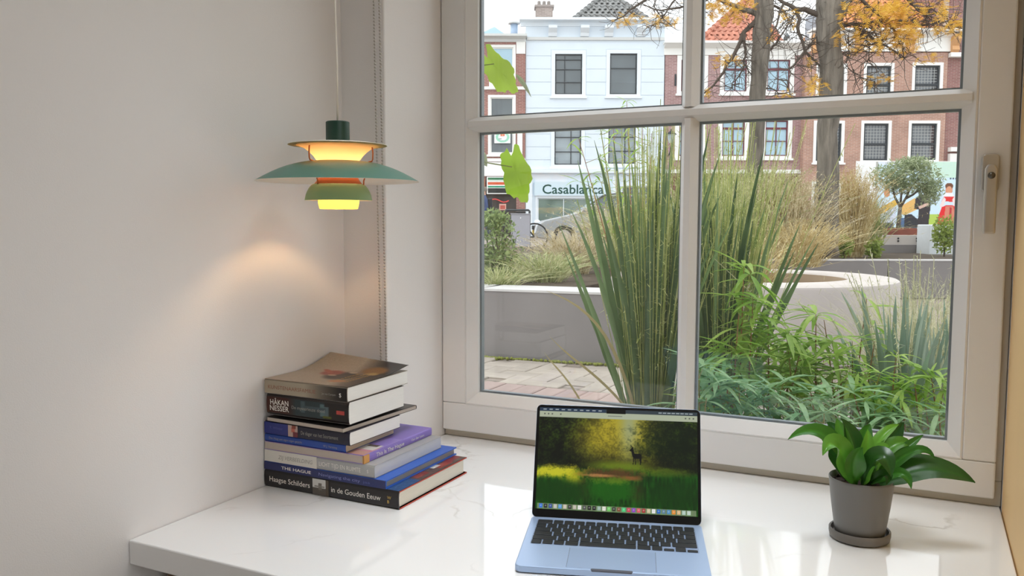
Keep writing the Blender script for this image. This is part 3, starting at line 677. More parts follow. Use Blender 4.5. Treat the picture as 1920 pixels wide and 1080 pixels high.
# lid
LA = math.radians(112-90); LH = .2045
ul = ub*math.sin(LA)+np.array([0, 0, 1.0])*math.cos(LA); un = np.cross(ua, ul)       # un faces the user
HO = lf(np.array([0, LD-.004, .0105]))
def lidf(v): v = np.asarray(v, float); return HO+v[..., :1]*ua+v[..., 1:2]*ul+v[..., 2:3]*un
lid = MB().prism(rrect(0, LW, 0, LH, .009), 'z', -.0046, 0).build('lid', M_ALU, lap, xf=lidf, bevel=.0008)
MB().prism(rrect(.0006, LW-.0006, .0006, LH-.0006, .0085), 'z', 0, .0008).build('bezel', M_BEZ, lid, xf=lidf)
MB().tube([lidf(np.array([.02, -.001, -.003])), lidf(np.array([LW-.02, -.001, -.003]))], .0042, 12).build('hinge', M_BEZ, lap, smooth=True)
# screen picture
SWp, SHp = 330, 208; yy_, xx_ = np.mgrid[0:SHp, 0:SWp]; u_ = xx_/(SWp-1); v_ = yy_/(SHp-1)
def vnoise(sx, sy, seed):
    r2 = np.random.default_rng(seed); gx, gy = int(sx)+2, int(sy)+2; G = r2.random((gy, gx))
    x = u_*sx; y = v_*sy; i = x.astype(int); j = y.astype(int); fx = x-i; fy = y-j; fx = fx*fx*(3-2*fx); fy = fy*fy*(3-2*fy)
    return (G[j, i]*(1-fx)+G[j, i+1]*fx)*(1-fy)+(G[j+1, i]*(1-fx)+G[j+1, i+1]*fx)*fy
fol = .30*vnoise(14, 9, 1)+.30*vnoise(40, 26, 2)+.40*vnoise(130, 84, 3)
img = np.empty((SHp, SWp, 3))
light = np.exp(-((u_-.56-.10*(v_-.2))/.20)**2)*np.exp(-((v_-.12)/.42)**2)
light += .55*np.exp(-((u_-.36)/.16)**2)*np.exp(-((v_-.30)/.22)**2)
base = np.array([.035, .05, .02]); gold = np.array([.66, .60, .16]); pale = np.array([.80, .80, .58])
k = np.clip(light*(.55+.9*fol)-.08, 0, 1)[..., None]
img[:] = base+np.array([.26, .38, .06])*np.clip(fol-.40, 0, 1)[..., None]*1.6*np.clip(1.1-1.3*v_[..., None], .2, 1)
img = img*(1-k)+gold*k; k2 = np.clip(np.exp(-((u_-.575)/.055)**2)*np.exp(-((v_-.16)/.28)**2), 0, 1)[..., None]*.75; img = img*(1-k2)+pale*np.array([.72, .78, .9])*k2
def sblob(cu, cv, ru, rv, col, soft=.4, amt=1.0, tex=0.0):
    global img
    d = np.hypot((u_-cu)/ru, (v_-cv)/rv)+tex*(fol-.5); k = np.clip((1+soft-d)/(2*soft), 0, 1)[..., None]*amt; img = img*(1-k)+np.array(col)*k
for cu, cv, ru, rv in ((.80, .22, .16, .14), (.72, .36, .12, .10), (.92, .36, .10, .20)): sblob(cu, cv, ru, rv, (.04, .10, .03), .5, .55, 1.6)
gr = np.clip((v_-.57-.02*np.sin(u_*9))/.05, 0, 1)[..., None]; gcol = np.array([.07, .24, .04])*(.6+.9*vnoise(120, 18, 5)[..., None]); img = img*(1-gr)+gcol*gr
sblob(.52, .56, .17, .045, (.42, .50, .10), .5, .8, 1.0); sblob(.13, .635, .17, .055, (.78, .76, .16), .5, .95, 1.4); sblob(.23, .70, .06, .05, (.70, .68, .12), .6, .7, 1.6)
sblob(.80, .60, .13, .04, (.38, .46, .08), .5, .7, 1.4); sblob(.47, .64, .18, .05, (.34, .22, .12), .4, .9, .9); sblob(.40, .655, .10, .016, (.72, .50, .30), .4, .8, .8); sblob(.58, .67, .07, .022, (.55, .34, .18), .4, .8, .6)
sblob(.30, .80, .05, .10, (.17, .18, .07), .5, .6, .8); sblob(.63, .80, .05, .10, (.22, .20, .08), .5, .6, .8); sblob(.47, .79, .15, .12, (.10, .34, .05), .3, .9, .8); sblob(.13, .83, .17, .12, (.06, .22, .03), .3, .9, .6); sblob(.85, .80, .17, .16, (.05, .20, .03), .4, .8, .6)
sblob(.48, .70, .10, .03, (.45, .52, .10), .6, .6, 1.5)
def poly_fill(pts, col):
    global img
    ins = np.zeros(u_.shape, bool); n = len(pts)
    for i in range(n):
        x1, y1 = pts[i]; x2, y2 = pts[(i+1) % n]
        c = ((y1 > v_) != (y2 > v_)) & (u_ < (x2-x1)*(v_-y1)/((y2-y1) if y2 != y1 else 1e-9)+x1); ins ^= c
    img[ins] = col
DK = (.05, .05, .045)
poly_fill([(.578, .40), (.592, .375), (.598, .345), (.590, .372), (.585, .345), (.602, .365), (.606, .40), (.612, .43), (.645, .425), (.655, .44), (.655, .47), (.640, .475), (.605, .475), (.597, .45), (.592, .41)], DK)
for x0, dx in ((.605, -.004), (.612, .004), (.641, .006), (.650, -.003)): poly_fill([(x0, .46), (x0+.007, .46), (x0+dx+.005, .535), (x0+dx, .535)], DK)
img[-12:-1, 4:-4] = img[-12:-1, 4:-4]*.35+np.array([.62, .66, .55])*.65
icon = [(.2, .45, .85), (.15, .15, .15), (.2, .3, .6), (.75, .75, .72), (.35, .6, .85), (.8, .76, .7), (.2, .2, .2), (.75, .72, .66), (.9, .9, .88), (.3, .3, .3), (.1, .1, .1), (.1, .1, .1), (.6, .7, .65), (.9, .9, .85), (.45, .8, .4), (.2, .2, .18), (.5, .3, .2), (.3, .8, .5), (.8, .25, .35), (.55, .25, .75), (.85, .35, .4), (.65, .2, .2), (.8, .75, .6), (.92, .92, .92), (.15, .4, .75), (.35, .5, .6), (.3, .55, .75), (.9, .55, .2), (.85, .7, .5), (.7, .8, .75), (.75, .82, .78)]
for i, c in enumerate(icon):
    x = 8+i*10; img[-11:-3, x:x+7] = c; img[-9:-6, x+2:x+5] = np.clip(np.array(c)*.5+.4, 0, 1)
img[0:8] = (.20, .24, .27); img[0:8, 0:140] = (.16, .22, .30); img[8:20] = (.66, .69, .60)
for x in list(range(8, 130, 13))+list(range(250, 322, 9)): img[3:5, x:x+7] = (.62, .66, .68)
for x in (10, 18, 26, 44, 304, 312, 320): img[12:15, x:x+3] = (.35, .36, .34)
img[13:15, 145:175] = (.5, .52, .47)
img[0:9, 142:182] = (.02, .02, .02)
def fn(u, v): return lidf(np.stack([.0058+u*(LW-.0116), .0150+v*(LH-.0150-.0055), np.full_like(u, .0012)], -1))
printed('screen', img, fn, vcolmat('laptop_screen', .25, emit=.95, spec=.3), lid)

# ================================================================== POTTED PLANT
PC = np.array([-.085, 1.533]); tP = float(PC[0]*FH[0]+PC[1]*FH[1])
pot = empty('potted_plant', (PC[0], PC[1], TOP), 'glossy broad-leaved green plant in a grey pot on a saucer, on the worktop', 'plant')
M_POT = pm('pot_grey_glaze', '74726f', .42, noise=.03, nscale=8)
M_SAU = pm('pot_saucer', '736e69', .45, noise=.03, nscale=8)
cz = (PC[0], PC[1], TOP)
MB().lathe([(0, .0008), (.044, .0008), (.0485, .003), (.0500, .010), (.0500, .0165), (.0485, .018), (.0465, .017), (.0455, .008), (.043, .006), (0, .006)], cz, 56).build('saucer', M_SAU, pot, smooth=True).modifiers.new('e', 'EDGE_SPLIT').split_angle = .9
MB().lathe([(0, .0065), (.036, .0065), (.0395, .009), (.0415, .018), (.0475, .060), (.0525, .1035), (.0530, .1065), (.0518, .108), (.0498, .1065), (.0485, .092), (.0, .092)], cz, 56).build('pot', M_POT, pot, smooth=True).modifiers.new('e', 'EDGE_SPLIT').split_angle = .9
mb = MB(); rs = [(0, .1000), (.02, .1010), (.035, .0985), (.0487, .0960)]
mb.lathe(rs, cz, 40)
for _ in range(120):
    a = random.random()*2*PI; r = .046*math.sqrt(random.random()); c = (PC[0]+r*math.cos(a), PC[1]+r*math.sin(a), TOP+.0985)
    v, f = bead_verts(c, random.uniform(.0015, .0035)); mb.add(v, f)
o = mb.build('soil', pm('potting_soil', '2c1d15', .95, noise=.4, nscale=150), pot, recalc=False); o['kind'] = 'stuff'
def plantleaf():
    m = bpy.data.materials.new('plant_leaf'); m.use_nodes = True; nt = m.node_tree; N = nt.nodes; L = nt.links
    b = N['Principled BSDF']; b.inputs['Roughness'].default_value = .28; b.inputs['Specular IOR Level'].default_value = .55
    at = N.new('ShaderNodeAttribute'); at.attribute_name = 'print'; L.new(at.outputs[0], b.inputs['Base Color'])
    tr = N.new('ShaderNodeBsdfTranslucent'); L.new(at.outputs[0], tr.inputs[0]); ms = N.new('ShaderNodeMixShader'); ms.inputs[0].default_value = .3
    L.new(b.outputs[0], ms.inputs[1]); L.new(tr.outputs[0], ms.inputs[2]); L.new(ms.outputs[0], N['Material Output'].inputs[0]); return m
M_PLEAF = plantleaf()
def bez(pts, n):
    pts = [np.array(p, float) for p in pts]; out = []
    for i in range(n+1):
        t_ = i/n; q = pts
        while len(q) > 1: q = [a*(1-t_)+b*t_ for a, b in zip(q, q[1:])]
        out.append(q[0])
    return out
def broad_leaf(path, width, col, up=(0, 0, 1), fold=.18, n=16, m=8, peak=.42, roll=0.0, wave=.0):
    """curved leaf blade with midrib groove and parallel veins printed in its colour"""
    c = bez(path, n); vs = []; cols = []
    c1, c2 = np.array(lin(col)), np.array(lin(col))*1.55
    for i, p in enumerate(c):
        t_ = i/n; d = c[min(i+1, n)]-c[max(i-1, 0)]; d /= np.linalg.norm(d)+1e-9
        upv = np.array(up, float); sd_ = np.cross(d, upv); sd_ /= np.linalg.norm(sd_)+1e-9
        nn = np.cross(sd_, d)
        if roll: sd_, nn = sd_*math.cos(roll)+nn*math.sin(roll), nn*math.cos(roll)-sd_*math.sin(roll)
        wv = width*max(.03, (math.sin(PI*min(1, t_**(math.log(.5)/math.log(peak))))**.85)) if t_ > .001 else width*.05
        for j in range(m+1):
            q = j/m*2-1
            vs.append(p+sd_*q*wv/2+nn*(abs(q)*wv*fold-.0012*math.exp(-(q*7)**2)+wave*math.sin(t_*11+q*2)*q*q))
            k = .30*(.5+.5*math.cos(q*22))+.5*math.exp(-(q*9)**2)+random.uniform(-.06, .06)
            cols.append(np.clip(c1*(1-k)+c2*k, 0, 1))
    fs = [(i*(m+1)+j, i*(m+1)+j+1, (i+1)*(m+1)+j+1, (i+1)*(m+1)+j) for i in range(n) for j in range(m)]
    mb = MB(); mb.add(vs, fs); o = mb.build('leaf', M_PLEAF, pot, smooth=True, recalc=False)
    a = o.data.attributes.new('print', 'FLOAT_COLOR', 'POINT'); a.data.foreach_set('color', np.concatenate([np.array(cols), np.ones((len(cols), 1))], 1).astype(np.float32).ravel())
    return o
def pp(cx, cy, dt=0.0): return P(1460+cx/3.176, 740+cy/3.176, tP+dt)
toC = -np.array([PC[0], PC[1], 0]); toC /= np.linalg.norm(toC); toC = np.array([toC[0]*.75, toC[1]*.75, .65])
DKG, MDG, LTG, BRG = '2f5a23', '3f7a28', '5f9a35', '74b23c'
base = lambda x=0, dt=0: pp(480+x, 540, dt)
leaves = [
    ([base(-30), pp(400, 300), pp(240, 120, -.01), pp(55, 268, -.03)], .030, MDG, .15, .55, 0),
    ([base(-40, .02), pp(330, 330, .03), pp(230, 150, .04), pp(290, 230, .05), pp(335, 275, .05)], .024, MDG, .15, .5, 0),
    ([base(-40, -.02), pp(390, 330, -.04), pp(320, 200, -.06), pp(262, 362, -.075)], .040, LTG, .14, .42, .1),
    ([base(-30, .03), pp(420, 330, .05), pp(380, 220, .06), pp(345, 140, .065)], .030, LTG, .15, .45, .5),
    ([base(-10, .03), pp(470, 320, .05), pp(430, 200, .06), pp(368, 142, .06)], .034, DKG, .16, .45, -.3),
    ([base(10, -.01), pp(520, 420, -.02), pp(545, 320, -.03), pp(530, 205, -.02)], .026, BRG, .2, .5, .1),
    ([base(20, .03), pp(600, 360, .05), pp(660, 260, .06), pp(745, 165, .06)], .036, DKG, .2, .6, -.4),
    ([base(20, .02), pp(560, 300, .04), pp(620, 220, .04), pp(715, 178, .05)], .024, BRG, .2, .55, .3),
    ([base(30, .02), pp(600, 330, .02), pp(720, 250, .02), pp(790, 300, .02)], .032, LTG, .2, .5, .2),
    ([base(40, .01), pp(660, 420, .01), pp(760, 310, .01), pp(862, 240, .02)], .022, MDG, .22, .5, .2),
    ([base(50, 0), pp(700, 400, -.01), pp(850, 240, -.02), pp(930, 382, -.03)], .022, MDG, .2, .4, 0),
    ([base(90, -.01), pp(780, 430, -.03), pp(960, 400, -.04), pp(1170, 525, -.05)], .062, DKG, .12, .42, .35),
    ([base(60, -.02), pp(700, 440, -.05), pp(770, 440, -.06), pp(790, 562, -.07)], .020, MDG, .2, .45, 0),
    ([base(10, -.03), pp(560, 330, -.06), pp(650, 310, -.075), pp(668, 488, -.085)], .038, DKG, .15, .5, .2),
    ([base(20, -.03), pp(520, 460, -.045), pp(560, 370, -.055), pp(630, 365, -.05)], .042, LTG, .15, .5, .6),
    ([base(-20, -.03), pp(440, 480, -.045), pp(440, 360, -.05), pp(500, 315, -.05)], .034, MDG, .2, .5, -.4),
    ([base(30, .01), pp(580, 400, 0), pp(590, 300, -.01), pp(660, 310, -.02)], .034, BRG, .2, .45, .4),
    ([base(0, .04), pp(490, 330, .07), pp(510, 230, .08), pp(545, 175, .085)], .030, MDG, .2, .5, -.2),
    ([base(60, .02), pp(690, 400, .03), pp(790, 330, .03), pp(870, 375, .02)], .020, BRG, .2, .5, .2),
    ([base(40, -.03), pp(600, 470, -.05), pp(690, 440, -.06), pp(640, 540, -.065)], .018, DKG, .2, .5, 0),
    ([base(-50, .01), pp(360, 400, 0), pp(290, 280, -.01), pp(262, 300, -.02)], .028, DKG, .16, .5, 0),
    ([base(70, .04), pp(640, 330, .06), pp(690, 260, .07), pp(720, 210, .07)], .032, DKG, .2, .5, 0),
    ([base(-10, .05), pp(400, 300, .08), pp(330, 190, .09), pp(285, 165, .09)], .028, '33602a', .2, .5, .2),
]
for path, wd, col, fold, peak, roll in leaves:
    broad_leaf(path, wd, col, fold=fold, peak=peak, roll=roll, up=toC if True else (0, 0, 1), wave=.0015)
for k in range(9):
    a = random.random()*2*PI; b0 = np.array([PC[0]+.014*math.cos(a), PC[1]+.014*math.sin(a), TOP+.098])
    MB().tube([b0, b0+np.array([.006*math.cos(a), .006*math.sin(a), .02]), b0+np.array([.014*math.cos(a), .014*math.sin(a), .045])], [.0022, .0018, .0012], 6).build('stem', pm('plant_stem', '4f7a34', .5), pot, smooth=True)

# ================================================================== OUTSIDE: ground, pavers, planters
M_CONC = pm('concrete_grey', '827d7c', .85, noise=.07, nscale=4, bump=.2, bscale=60)
M_CONCL = pm('concrete_pale', 'bdb5ae', .8, noise=.06, nscale=5, bump=.15, bscale=60)
M_CONCP = pm('concrete_pinkish', 'b6adab', .8, noise=.06, nscale=5, bump=.15, bscale=60)
M_SOIL = pm('planting_soil', '4d4031', .95, noise=.4, nscale=12)
M_PAVE = brickmat('street_bricks', 'a0968d', '92867c', '7b7269', .21, .105, .008, rot=(0, 0, 0))
g = MB().box(-60, 40, 2.0, 90, STREET-.3, STREET-.006).build('ground', M_PAVE); g['kind'] = 'structure'
M_PAVER = pm('paver_beige', 'a69c91', .85, noise=.08, nscale=15, rand=.09, bump=.3, bscale=120)
M_PAVERR = pm('paver_pinkish', 'a18d86', .85, noise=.08, nscale=15, rand=.07, bump=.3, bscale=120)
def paver_mesh(l, w_, h, ch=.006):
    m = MB(); a = [(-l/2, -w_/2), (l/2, -w_/2), (l/2, w_/2), (-l/2, w_/2)]; i = [(x-math.copysign(ch, x), y-math.copysign(ch, y)) for x, y in a]
    m.add([(x, y, 0) for x, y in a]+[(x, y, h-ch*.5) for x, y in a]+[(x, y, h) for x, y in i], [(j, (j+1) % 4, 4+(j+1) % 4, 4+j) for j in range(4)]+[(4+j, 4+(j+1) % 4, 8+(j+1) % 4, 8+j) for j in range(4)]+[(8, 9, 10, 11)]); return m
pv = paver_mesh(.200, .098, .012).mesh('paver', mats=[M_PAVER]); pv2 = paver_mesh(.200, .098, .012).mesh('paver', mats=[M_PAVERR])
ex = np.array([1, 0, 0.]); ey = np.array([0, 1, 0.]); ez = np.array([0, 0, 1.])
def paver(x, y, rot, me=pv):
    c, s_ = math.cos(rot), math.sin(rot); put('paver', me, g, mat4((c, s_, 0), (-s_, c, 0), ez, (x, y, STREET-.011+random.uniform(0, .004))))
YL = 3.36
n_p = 0
for i in range(-15, 30):             # herringbone field between the kerb line and the planter wall
    for j in range(0, 8):
        k = (i-j) % 4
        if k not in (0, 3): continue
        x, y = (-1.65+.1*i+.1, YL+.05+.1*j+.05) if k == 0 else (-1.65+.1*i+.05, YL+.05+.1*j+.1)
        if -2.6 < x < -.55 and YL+.05 < y < 3.98 and n_p < 250: paver(x, y, 0 if k == 0 else PI/2); n_p += 1
for k in range(14): paver(-2.15+.1*k, YL-.06, PI/2, pv2)
for r in range(3):
    for k in range(7): paver(-2.2+.2*k+.1*(r % 2), YL-.215-.1*r, 0, pv)
# moss in the joint along the wall foot
m = MB()
for _ in range(260):
    x = random.uniform(-2.3, -1.2); y = 4.015+.1*(x+2.18)-abs(random.gauss(0, .012)); r = random.uniform(.003, .011); v, f = bead_verts((x, y, STREET+.002), r); m.add(v, f)
o = m.build('moss', pm('joint_moss', '7f8440', .95, noise=.3, nscale=80), None, recalc=False); tag(o, 'yellow-green moss along the foot of the concrete planter wall', 'moss', kind='stuff')

def wall_strip(mb, a, b, th, z0, z1):
    """upright wall from a to b (x, y), thickness th towards the left of a->b"""
    a = np.array(a, float); b = np.array(b, float); d = (b-a)/np.linalg.norm(b-a); n = np.array([-d[1], d[0]])*th
    p = [a, b, b+n, a+n]; mb.add([(q[0], q[1], z0) for q in p]+[(q[0], q[1], z1) for q in p], [(3, 2, 1, 0), (4, 5, 6, 7), (0, 1, 5, 4), (1, 2, 6, 5), (2, 3, 7, 6), (3, 0, 4, 7)])
ZT = STREET+.374
pa = empty('planter', (-2.3, 4.3, STREET), 'long low grey concrete planter wall with pale top across the brick pavement', 'planter')
mb = MB(); ptsA = [(-3.6, 4.03), (-2.18, 4.03), (-1.48, 4.10), (-1.33, 4.115)]
for a, b in zip(ptsA, ptsA[1:]): wall_strip(mb, a, b, .29, STREET, ZT-.012)
mb.build('wall', M_CONC, pa)
mb = MB()
for a, b in zip(ptsA, ptsA[1:]): wall_strip(mb, (a[0], a[1]-.004), (b[0], b[1]-.004), .30, ZT-.0119, ZT)
mb.build('cap', pm('concrete_cap', 'c4c1c0', .7, noise=.03), pa)
MB().box(-3.6, -1.82, 4.33, 7.4, STREET, ZT-.02).build('soil', M_SOIL, pa)
# round seat-height concrete ring
RC = (1.43, 5.06); ZR = STREET+.415
rg = empty('round_planter', SW(RC[0], RC[1], STREET), 'round pale concrete ring planter behind the bamboo', 'planter')
R1, R2 = .83, .55
c3 = SW(RC[0], RC[1], 0)
MB().lathe([(R1, STREET), (R1, ZR-.02), (R1-.006, ZR-.008)], c3, 96).build('side', M_CONCP, rg, smooth=True)
MB().lathe([(R1-.006, ZR-.008), (R1-.02, ZR), (R2+.01, ZR), (R2, ZR-.01)], c3, 96).build('seat', pm('concrete_seat', 'c3bab4', .7, noise=.05, nscale=4), rg, smooth=True)
MB().lathe([(R2, ZR-.01), (R2, ZR-.18)], c3, 96).build('inner_side', pm('concrete_tan', 'b49f88', .85, noise=.06), rg, smooth=True)
MB().lathe([(R2+.02, ZR-.18), (0, ZR-.14)], c3, 48).build('soil', M_SOIL, rg)
# straight wall behind the ring, in panels with open joints
tW = 8.1; zW = STREET+.374
pb = empty('garden_wall', SW(3.0, tW, STREET), 'straight grey concrete garden wall in panels behind the round planter', 'wall')
for s0, s1 in ((.5, 1.6), (1.61, 2.6), (2.61, 3.62), (3.63, 4.6), (4.61, 5.6)):
    MB().box(s0, s1, tW, tW+.14, STREET, zW-.012).build('panel', M_CONC, pb, xf=S2W, bevel=.004)
    MB().box(s0, s1, tW-.004, tW+.16, zW-.0119, zW).build('cap', pm('concrete_cap', 'c4c1c0', .7, noise=.03), pb, xf=S2W)
sb = MB().box(-3.0, 5.6, tW+.16, 13.0, STREET, zW-.03).build('soil_bed', M_SOIL, None, xf=S2W); tag(sb, kind='structure')
sb = MB().box(.5, 2.5, 6.3, 8.05, STREET, zW-.05).build('soil_bed', M_SOIL, None, xf=S2W); tag(sb, kind='structure')
# stepped walls further back, the white block and the rust-coloured trough
tB = 10.6
s0, z0 = SL(1585, 459, tB); s1, z1 = SL(1795, 459, tB)
pc = empty('stepped_wall', SW(s0, tB, STREET), 'low grey stepped concrete wall with bolt holes below the white block', 'wall')
MB().box(s0, s1, tB, tB+.10, STREET, z0).build('lower_step', M_CONC, pc, xf=S2W)
sA, zA = SL(1600, 441, tB+.12)
MB().box(sA, s1, tB+.101, tB+.3, STREET, zA).build('upper_step', M_CONCL, pc, xf=S2W)
for px in (1684, 1719):
    for py in (447, 452): 
        s_, z_ = SL(px, py, tB+.1); MB().tube([SW(s_, tB+.09, z_), SW(s_, tB+.103, z_)], .011, 8).build('bolt_hole', M_BLACK, pc)
sA, zA = SL(1721, 421, tB-.05); sB, zB = SL(1768, 467, tB-.05)
wb = MB().box(sA, sB, tB-.35, tB-.03, STREET, zA).build('concrete_block', pm('white_concrete', 'd3d8dc', .75, noise=.04), None, xf=S2W, bevel=.012)
tag(wb, 'white concrete block standing before the stepped wall', 'block')
sA, zA = SL(1632, 428, 12.4); sB, zB = SL(1724, 447, 12.4)
tr = empty('steel_trough', SW(sA, 12.4, STREET), 'rust brown steel trough with the small olive-green tree', 'planter')
MB().box(sA, sB, 12.4, 13.1, STREET+.0, zA).build('trough', pm('corten_rust', '7d4537', .85, noise=.2, nscale=8), tr, xf=S2W, bevel=.01)
MB().box(sA+.03, sB-.03, 12.43, 13.07, zA, zA+.01).build('soil', M_SOIL, tr, xf=S2W)

# ================================================================== HOUSES
M_WHITE = pm('house_white_paint', 'dbe5ee', .7, noise=.02, nscale=2)
M_TRIM = pm('house_white_trim', 'efeeea', .6)
M_TRIM2 = pm('house_cool_trim', 'e3eaf0', .6)
M_TRIMG = pm('house_grey_trim', 'cfd0ce', .6)
M_BK1 = brickmat('brick_red', 'a06a62', '8d5a55', 'a8938a')
M_BK3 = brickmat('brick_purple', 'a88382', '946f70', 'b9a4a0')
M_BK4 = brickmat('brick_brown', 'b68a79', 'a37a6b', 'bca699')
M_BK5 = brickmat('brick_dull_red', '9a6a64', '885a57', 'a08c86')
M_TILEO = pm('roof_tile_orange', 'bf7f69', .75, rand=.16, noise=.08, nscale=3)
M_TILEO2 = pm('roof_tile_ochre', 'd29060', .75, rand=.14, noise=.08, nscale=3)
M_TILEG = pm('roof_tile_grey', '80807f', .7, rand=.12, noise=.08, nscale=3)
M_PBLUE = pm('pane_pale_blue', 'a9c8d8', .08, spec=.6, noise=.08, nscale=.8)
M_PDARK = pm('pane_grey', '5d666a', .07, spec=.7, noise=.18, nscale=.9)
M_PLEAD = pm('pane_leaded', '60656a', .12, spec=.6, noise=.25, nscale=1.2)
M_SBLK = pm('sash_black', '2b3136', .5); M_SRED = pm('sash_wine', '6e2c37', .5); M_SWHT = M_TRIM
M_LEAD = pm('lead_came', 'a3a4a2', .5)
SHOPD = pm('shop_dark', '3c3430', .5, noise=.25, nscale=1.5)
def facade(mb, s0, s1, z0, z1, t, ops, depth=.16):
    xs = sorted({s0, s1, *[c for o in ops for c in o[:2] if s0 < c < s1]}); zs = sorted({z0, z1, *[c for o in ops for c in o[2:4] if z0 < c < z1]})
    for a, b in zip(xs, xs[1:]):
        for c, d in zip(zs, zs[1:]):
            mx, mz = (a+b)/2, (c+d)/2
            if any(o[0] < mx < o[1] and o[2] < mz < o[3] for o in ops): continue
            mb.quad((a, t, c), (b, t, c), (b, t, d), (a, t, d))
    for o in ops:
        a, b, c, d = max(o[0], s0), min(o[1], s1), max(o[2], z0), min(o[3], z1)
        if a >= b or c >= d: continue
        mb.quad((a, t, c), (a, t+depth, c), (a, t+depth, d), (a, t, d)); mb.quad((b, t, c), (b, t, d), (b, t+depth, d), (b, t+depth, c))
        mb.quad((a, t, c), (b, t, c), (b, t+depth, c), (a, t+depth, c)); mb.quad((a, t, d), (a, t+depth, d), (b, t+depth, d), (b, t, d))
def rectpx(x0, x1, y0, y1, t):
    a, zt = SL(x0, y0, t); _, zb = SL(x0, y1, t); b, _ = SL(x1, y0, t)
    return [a, b, zb, zt]
def hwindow(par, r, t, casing, sash, pane, fw=.16, vbars=(), hbars=(), sill=True, lead=None, sw=.05, bw=.035):
    """casing ring with sash, bars and pane of one house window (r = outer frame)"""
    a, b, c, d = r; m = MB(); y0, y1 = t-.03, t+.12
    m.box(a, b, y0, y1, d-fw, d); m.box(a, a+fw, y0, y1, c, d-fw); m.box(b-fw, b, y0, y1, c, d-fw); m.box(a+fw, b-fw, y0, y1, c, c+fw*.6)
    if sill: m.box(a-.06, b+.06, t-.10, t+.02, c-.09, c)
    w_ = m.build('window', casing, par, xf=S2W)
    ia, ib, ic, id_ = a+fw, b-fw, c+fw*.6, d-fw
    m = MB(); m.box(ia, ib, t+.05, t+.11, id_-sw, id_); m.box(ia, ib, t+.05, t+.11, ic, ic+sw); m.box(ia, ia+sw, t+.05, t+.11, ic+sw, id_-sw); m.box(ib-sw, ib, t+.05, t+.11, ic+sw, id_-sw)
    for v in vbars:
        f0, f1 = (0, 1)
        if isinstance(v, tuple): v, f0, f1 = v
        x = ia+(ib-ia)*v; h_ = id_-ic; m.box(x-bw/2, x+bw/2, t+.055, t+.105, ic+sw+(h_-2*sw)*f0, id_-sw-(h_-2*sw)*(1-f1))
    for h in hbars:
        th = bw
        if isinstance(h, tuple): h, th = h
        z_ = ic+(id_-ic)*h; m.box(ia+sw, ib-sw, t+.05, t+.11, z_-th/2, z_+th/2)
    m.build('sash', sash, w_, xf=S2W)
    MB().box(ia+.01, ib-.01, t+.10, t+.125, ic+.01, id_-.01).build('pane', pane, w_, xf=S2W)
    if lead:
        nx, nz = lead; m = MB()
        for i in range(1, nx): x = ia+sw+(ib-ia-2*sw)*i/nx; m.box(x-.012, x+.012, t+.092, t+.101, ic+sw, id_-sw)
        for i in range(1, nz): z_ = ic+sw+(id_-ic-2*sw)*i/nz; m.box(ia+sw, ib-sw, t+.0925, t+.1005, z_-.012, z_+.012)
        o = m.build('leading', M_LEAD, w_, xf=S2W, recalc=False); o['kind'] = 'stuff'
    return w_
def house_body(par, mb, s0, s1, z0, z1, t, depth=8):
    mb.quad((s0, t, z0), (s0, t, z1), (s0, t+depth, z1), (s0, t+depth, z0)); mb.quad((s1, t, z0), (s1, t+depth, z0), (s1, t+depth, z1), (s1, t, z1))
    mb.quad((s0, t+depth, z0), (s0, t+depth, z1), (s1, t+depth, z1), (s1, t+depth, z0)); mb.quad((s0, t, z1), (s1, t, z1), (s1, t+depth, z1), (s0, t+depth, z1))
def tile_mesh(w_, l, mat):
    n = 7; vs = []
    for k, (y, zo) in enumerate(((0, .035), (l, .0))):
        for i in range(n):
            q = i/(n-1); vs.append((w_*(q-.5)*1.06, y, zo+.045*math.sin(q*2*PI)*(1 if q < .5 else .55)+.03))
    for i in range(n): vs.append((vs[i][0], 0, vs[i][2]-.03))
    f = [(i, i+1, n+i+1, n+i) for i in range(n-1)]+[(2*n+i, 2*n+i+1, i+1, i) for i in range(n-1)]
    return MB().add(vs, f).mesh('tile', mats=[mat], smooth=False)
def hip_roof(par, mat, e0, e1, r0, r1, ze, zr, te, run, depth=7.0, tw=.27, tl=.33, limit=300, dm=None):
    """hipped roof: eave e0..e1 at height ze, ridge r0..r1 at height zr, run back from eave; the front is laid with single tiles"""
    A = [(e0, te, ze), (e1, te, ze), (r1, te+run, zr), (r0, te+run, zr)]
    B = [(e0, te+depth, ze), (e1, te+depth, ze), (r1, te+depth-run, zr), (r0, te+depth-run, zr)]
    m = MB(); m.add(A+B, [(0, 1, 2, 3), (1, 5, 6, 2), (5, 4, 7, 6), (4, 0, 3, 7), (3, 2, 6, 7)])
    rf = m.build('roof', dm or mat, par, xf=S2W)
    L = math.hypot(run, zr-ze); up = np.array([0, run/L, (zr-ze)/L]); nrm = np.array([0, -(zr-ze)/L, run/L])
    me = tile_mesh(tw, tl*1.15, mat); rows = int(L/tl); k = 0
    U, Nn, Sx = S2W(up), S2W(nrm), S2W(np.array([1., 0, 0]))
    for r in range(rows):
        f = (r+.3)/rows; a = e0+(r0-e0)*f; b = e1+(r1-e1)*f; n = int((b-a)/tw)
        for i in range(n):
            x = (a+b)/2+(i-(n-1)/2)*tw; base = S2W(np.array([x, te, ze])+up*(r*L/rows))
            if k < limit: put('tile', me, rf, mat4(Sx, U, Nn, base+Nn*.0)); k += 1
    # hip caps
    for p, q in ((A[0], A[3]), (A[1], A[2])):
        p, q = np.array(p), np.array(q); n = max(2, int(np.linalg.norm(q-p)/.4))
        for i in range(n):
            a = p+(q-p)*(i/n); b = p+(q-p)*((i+1.12)/n); MB().tube([S2W(a+[0, -.03, .05]), S2W(b+[0, -.03, .02])], [.13, .10], 8).build('ridge_tile', mat, rf)
    return rf
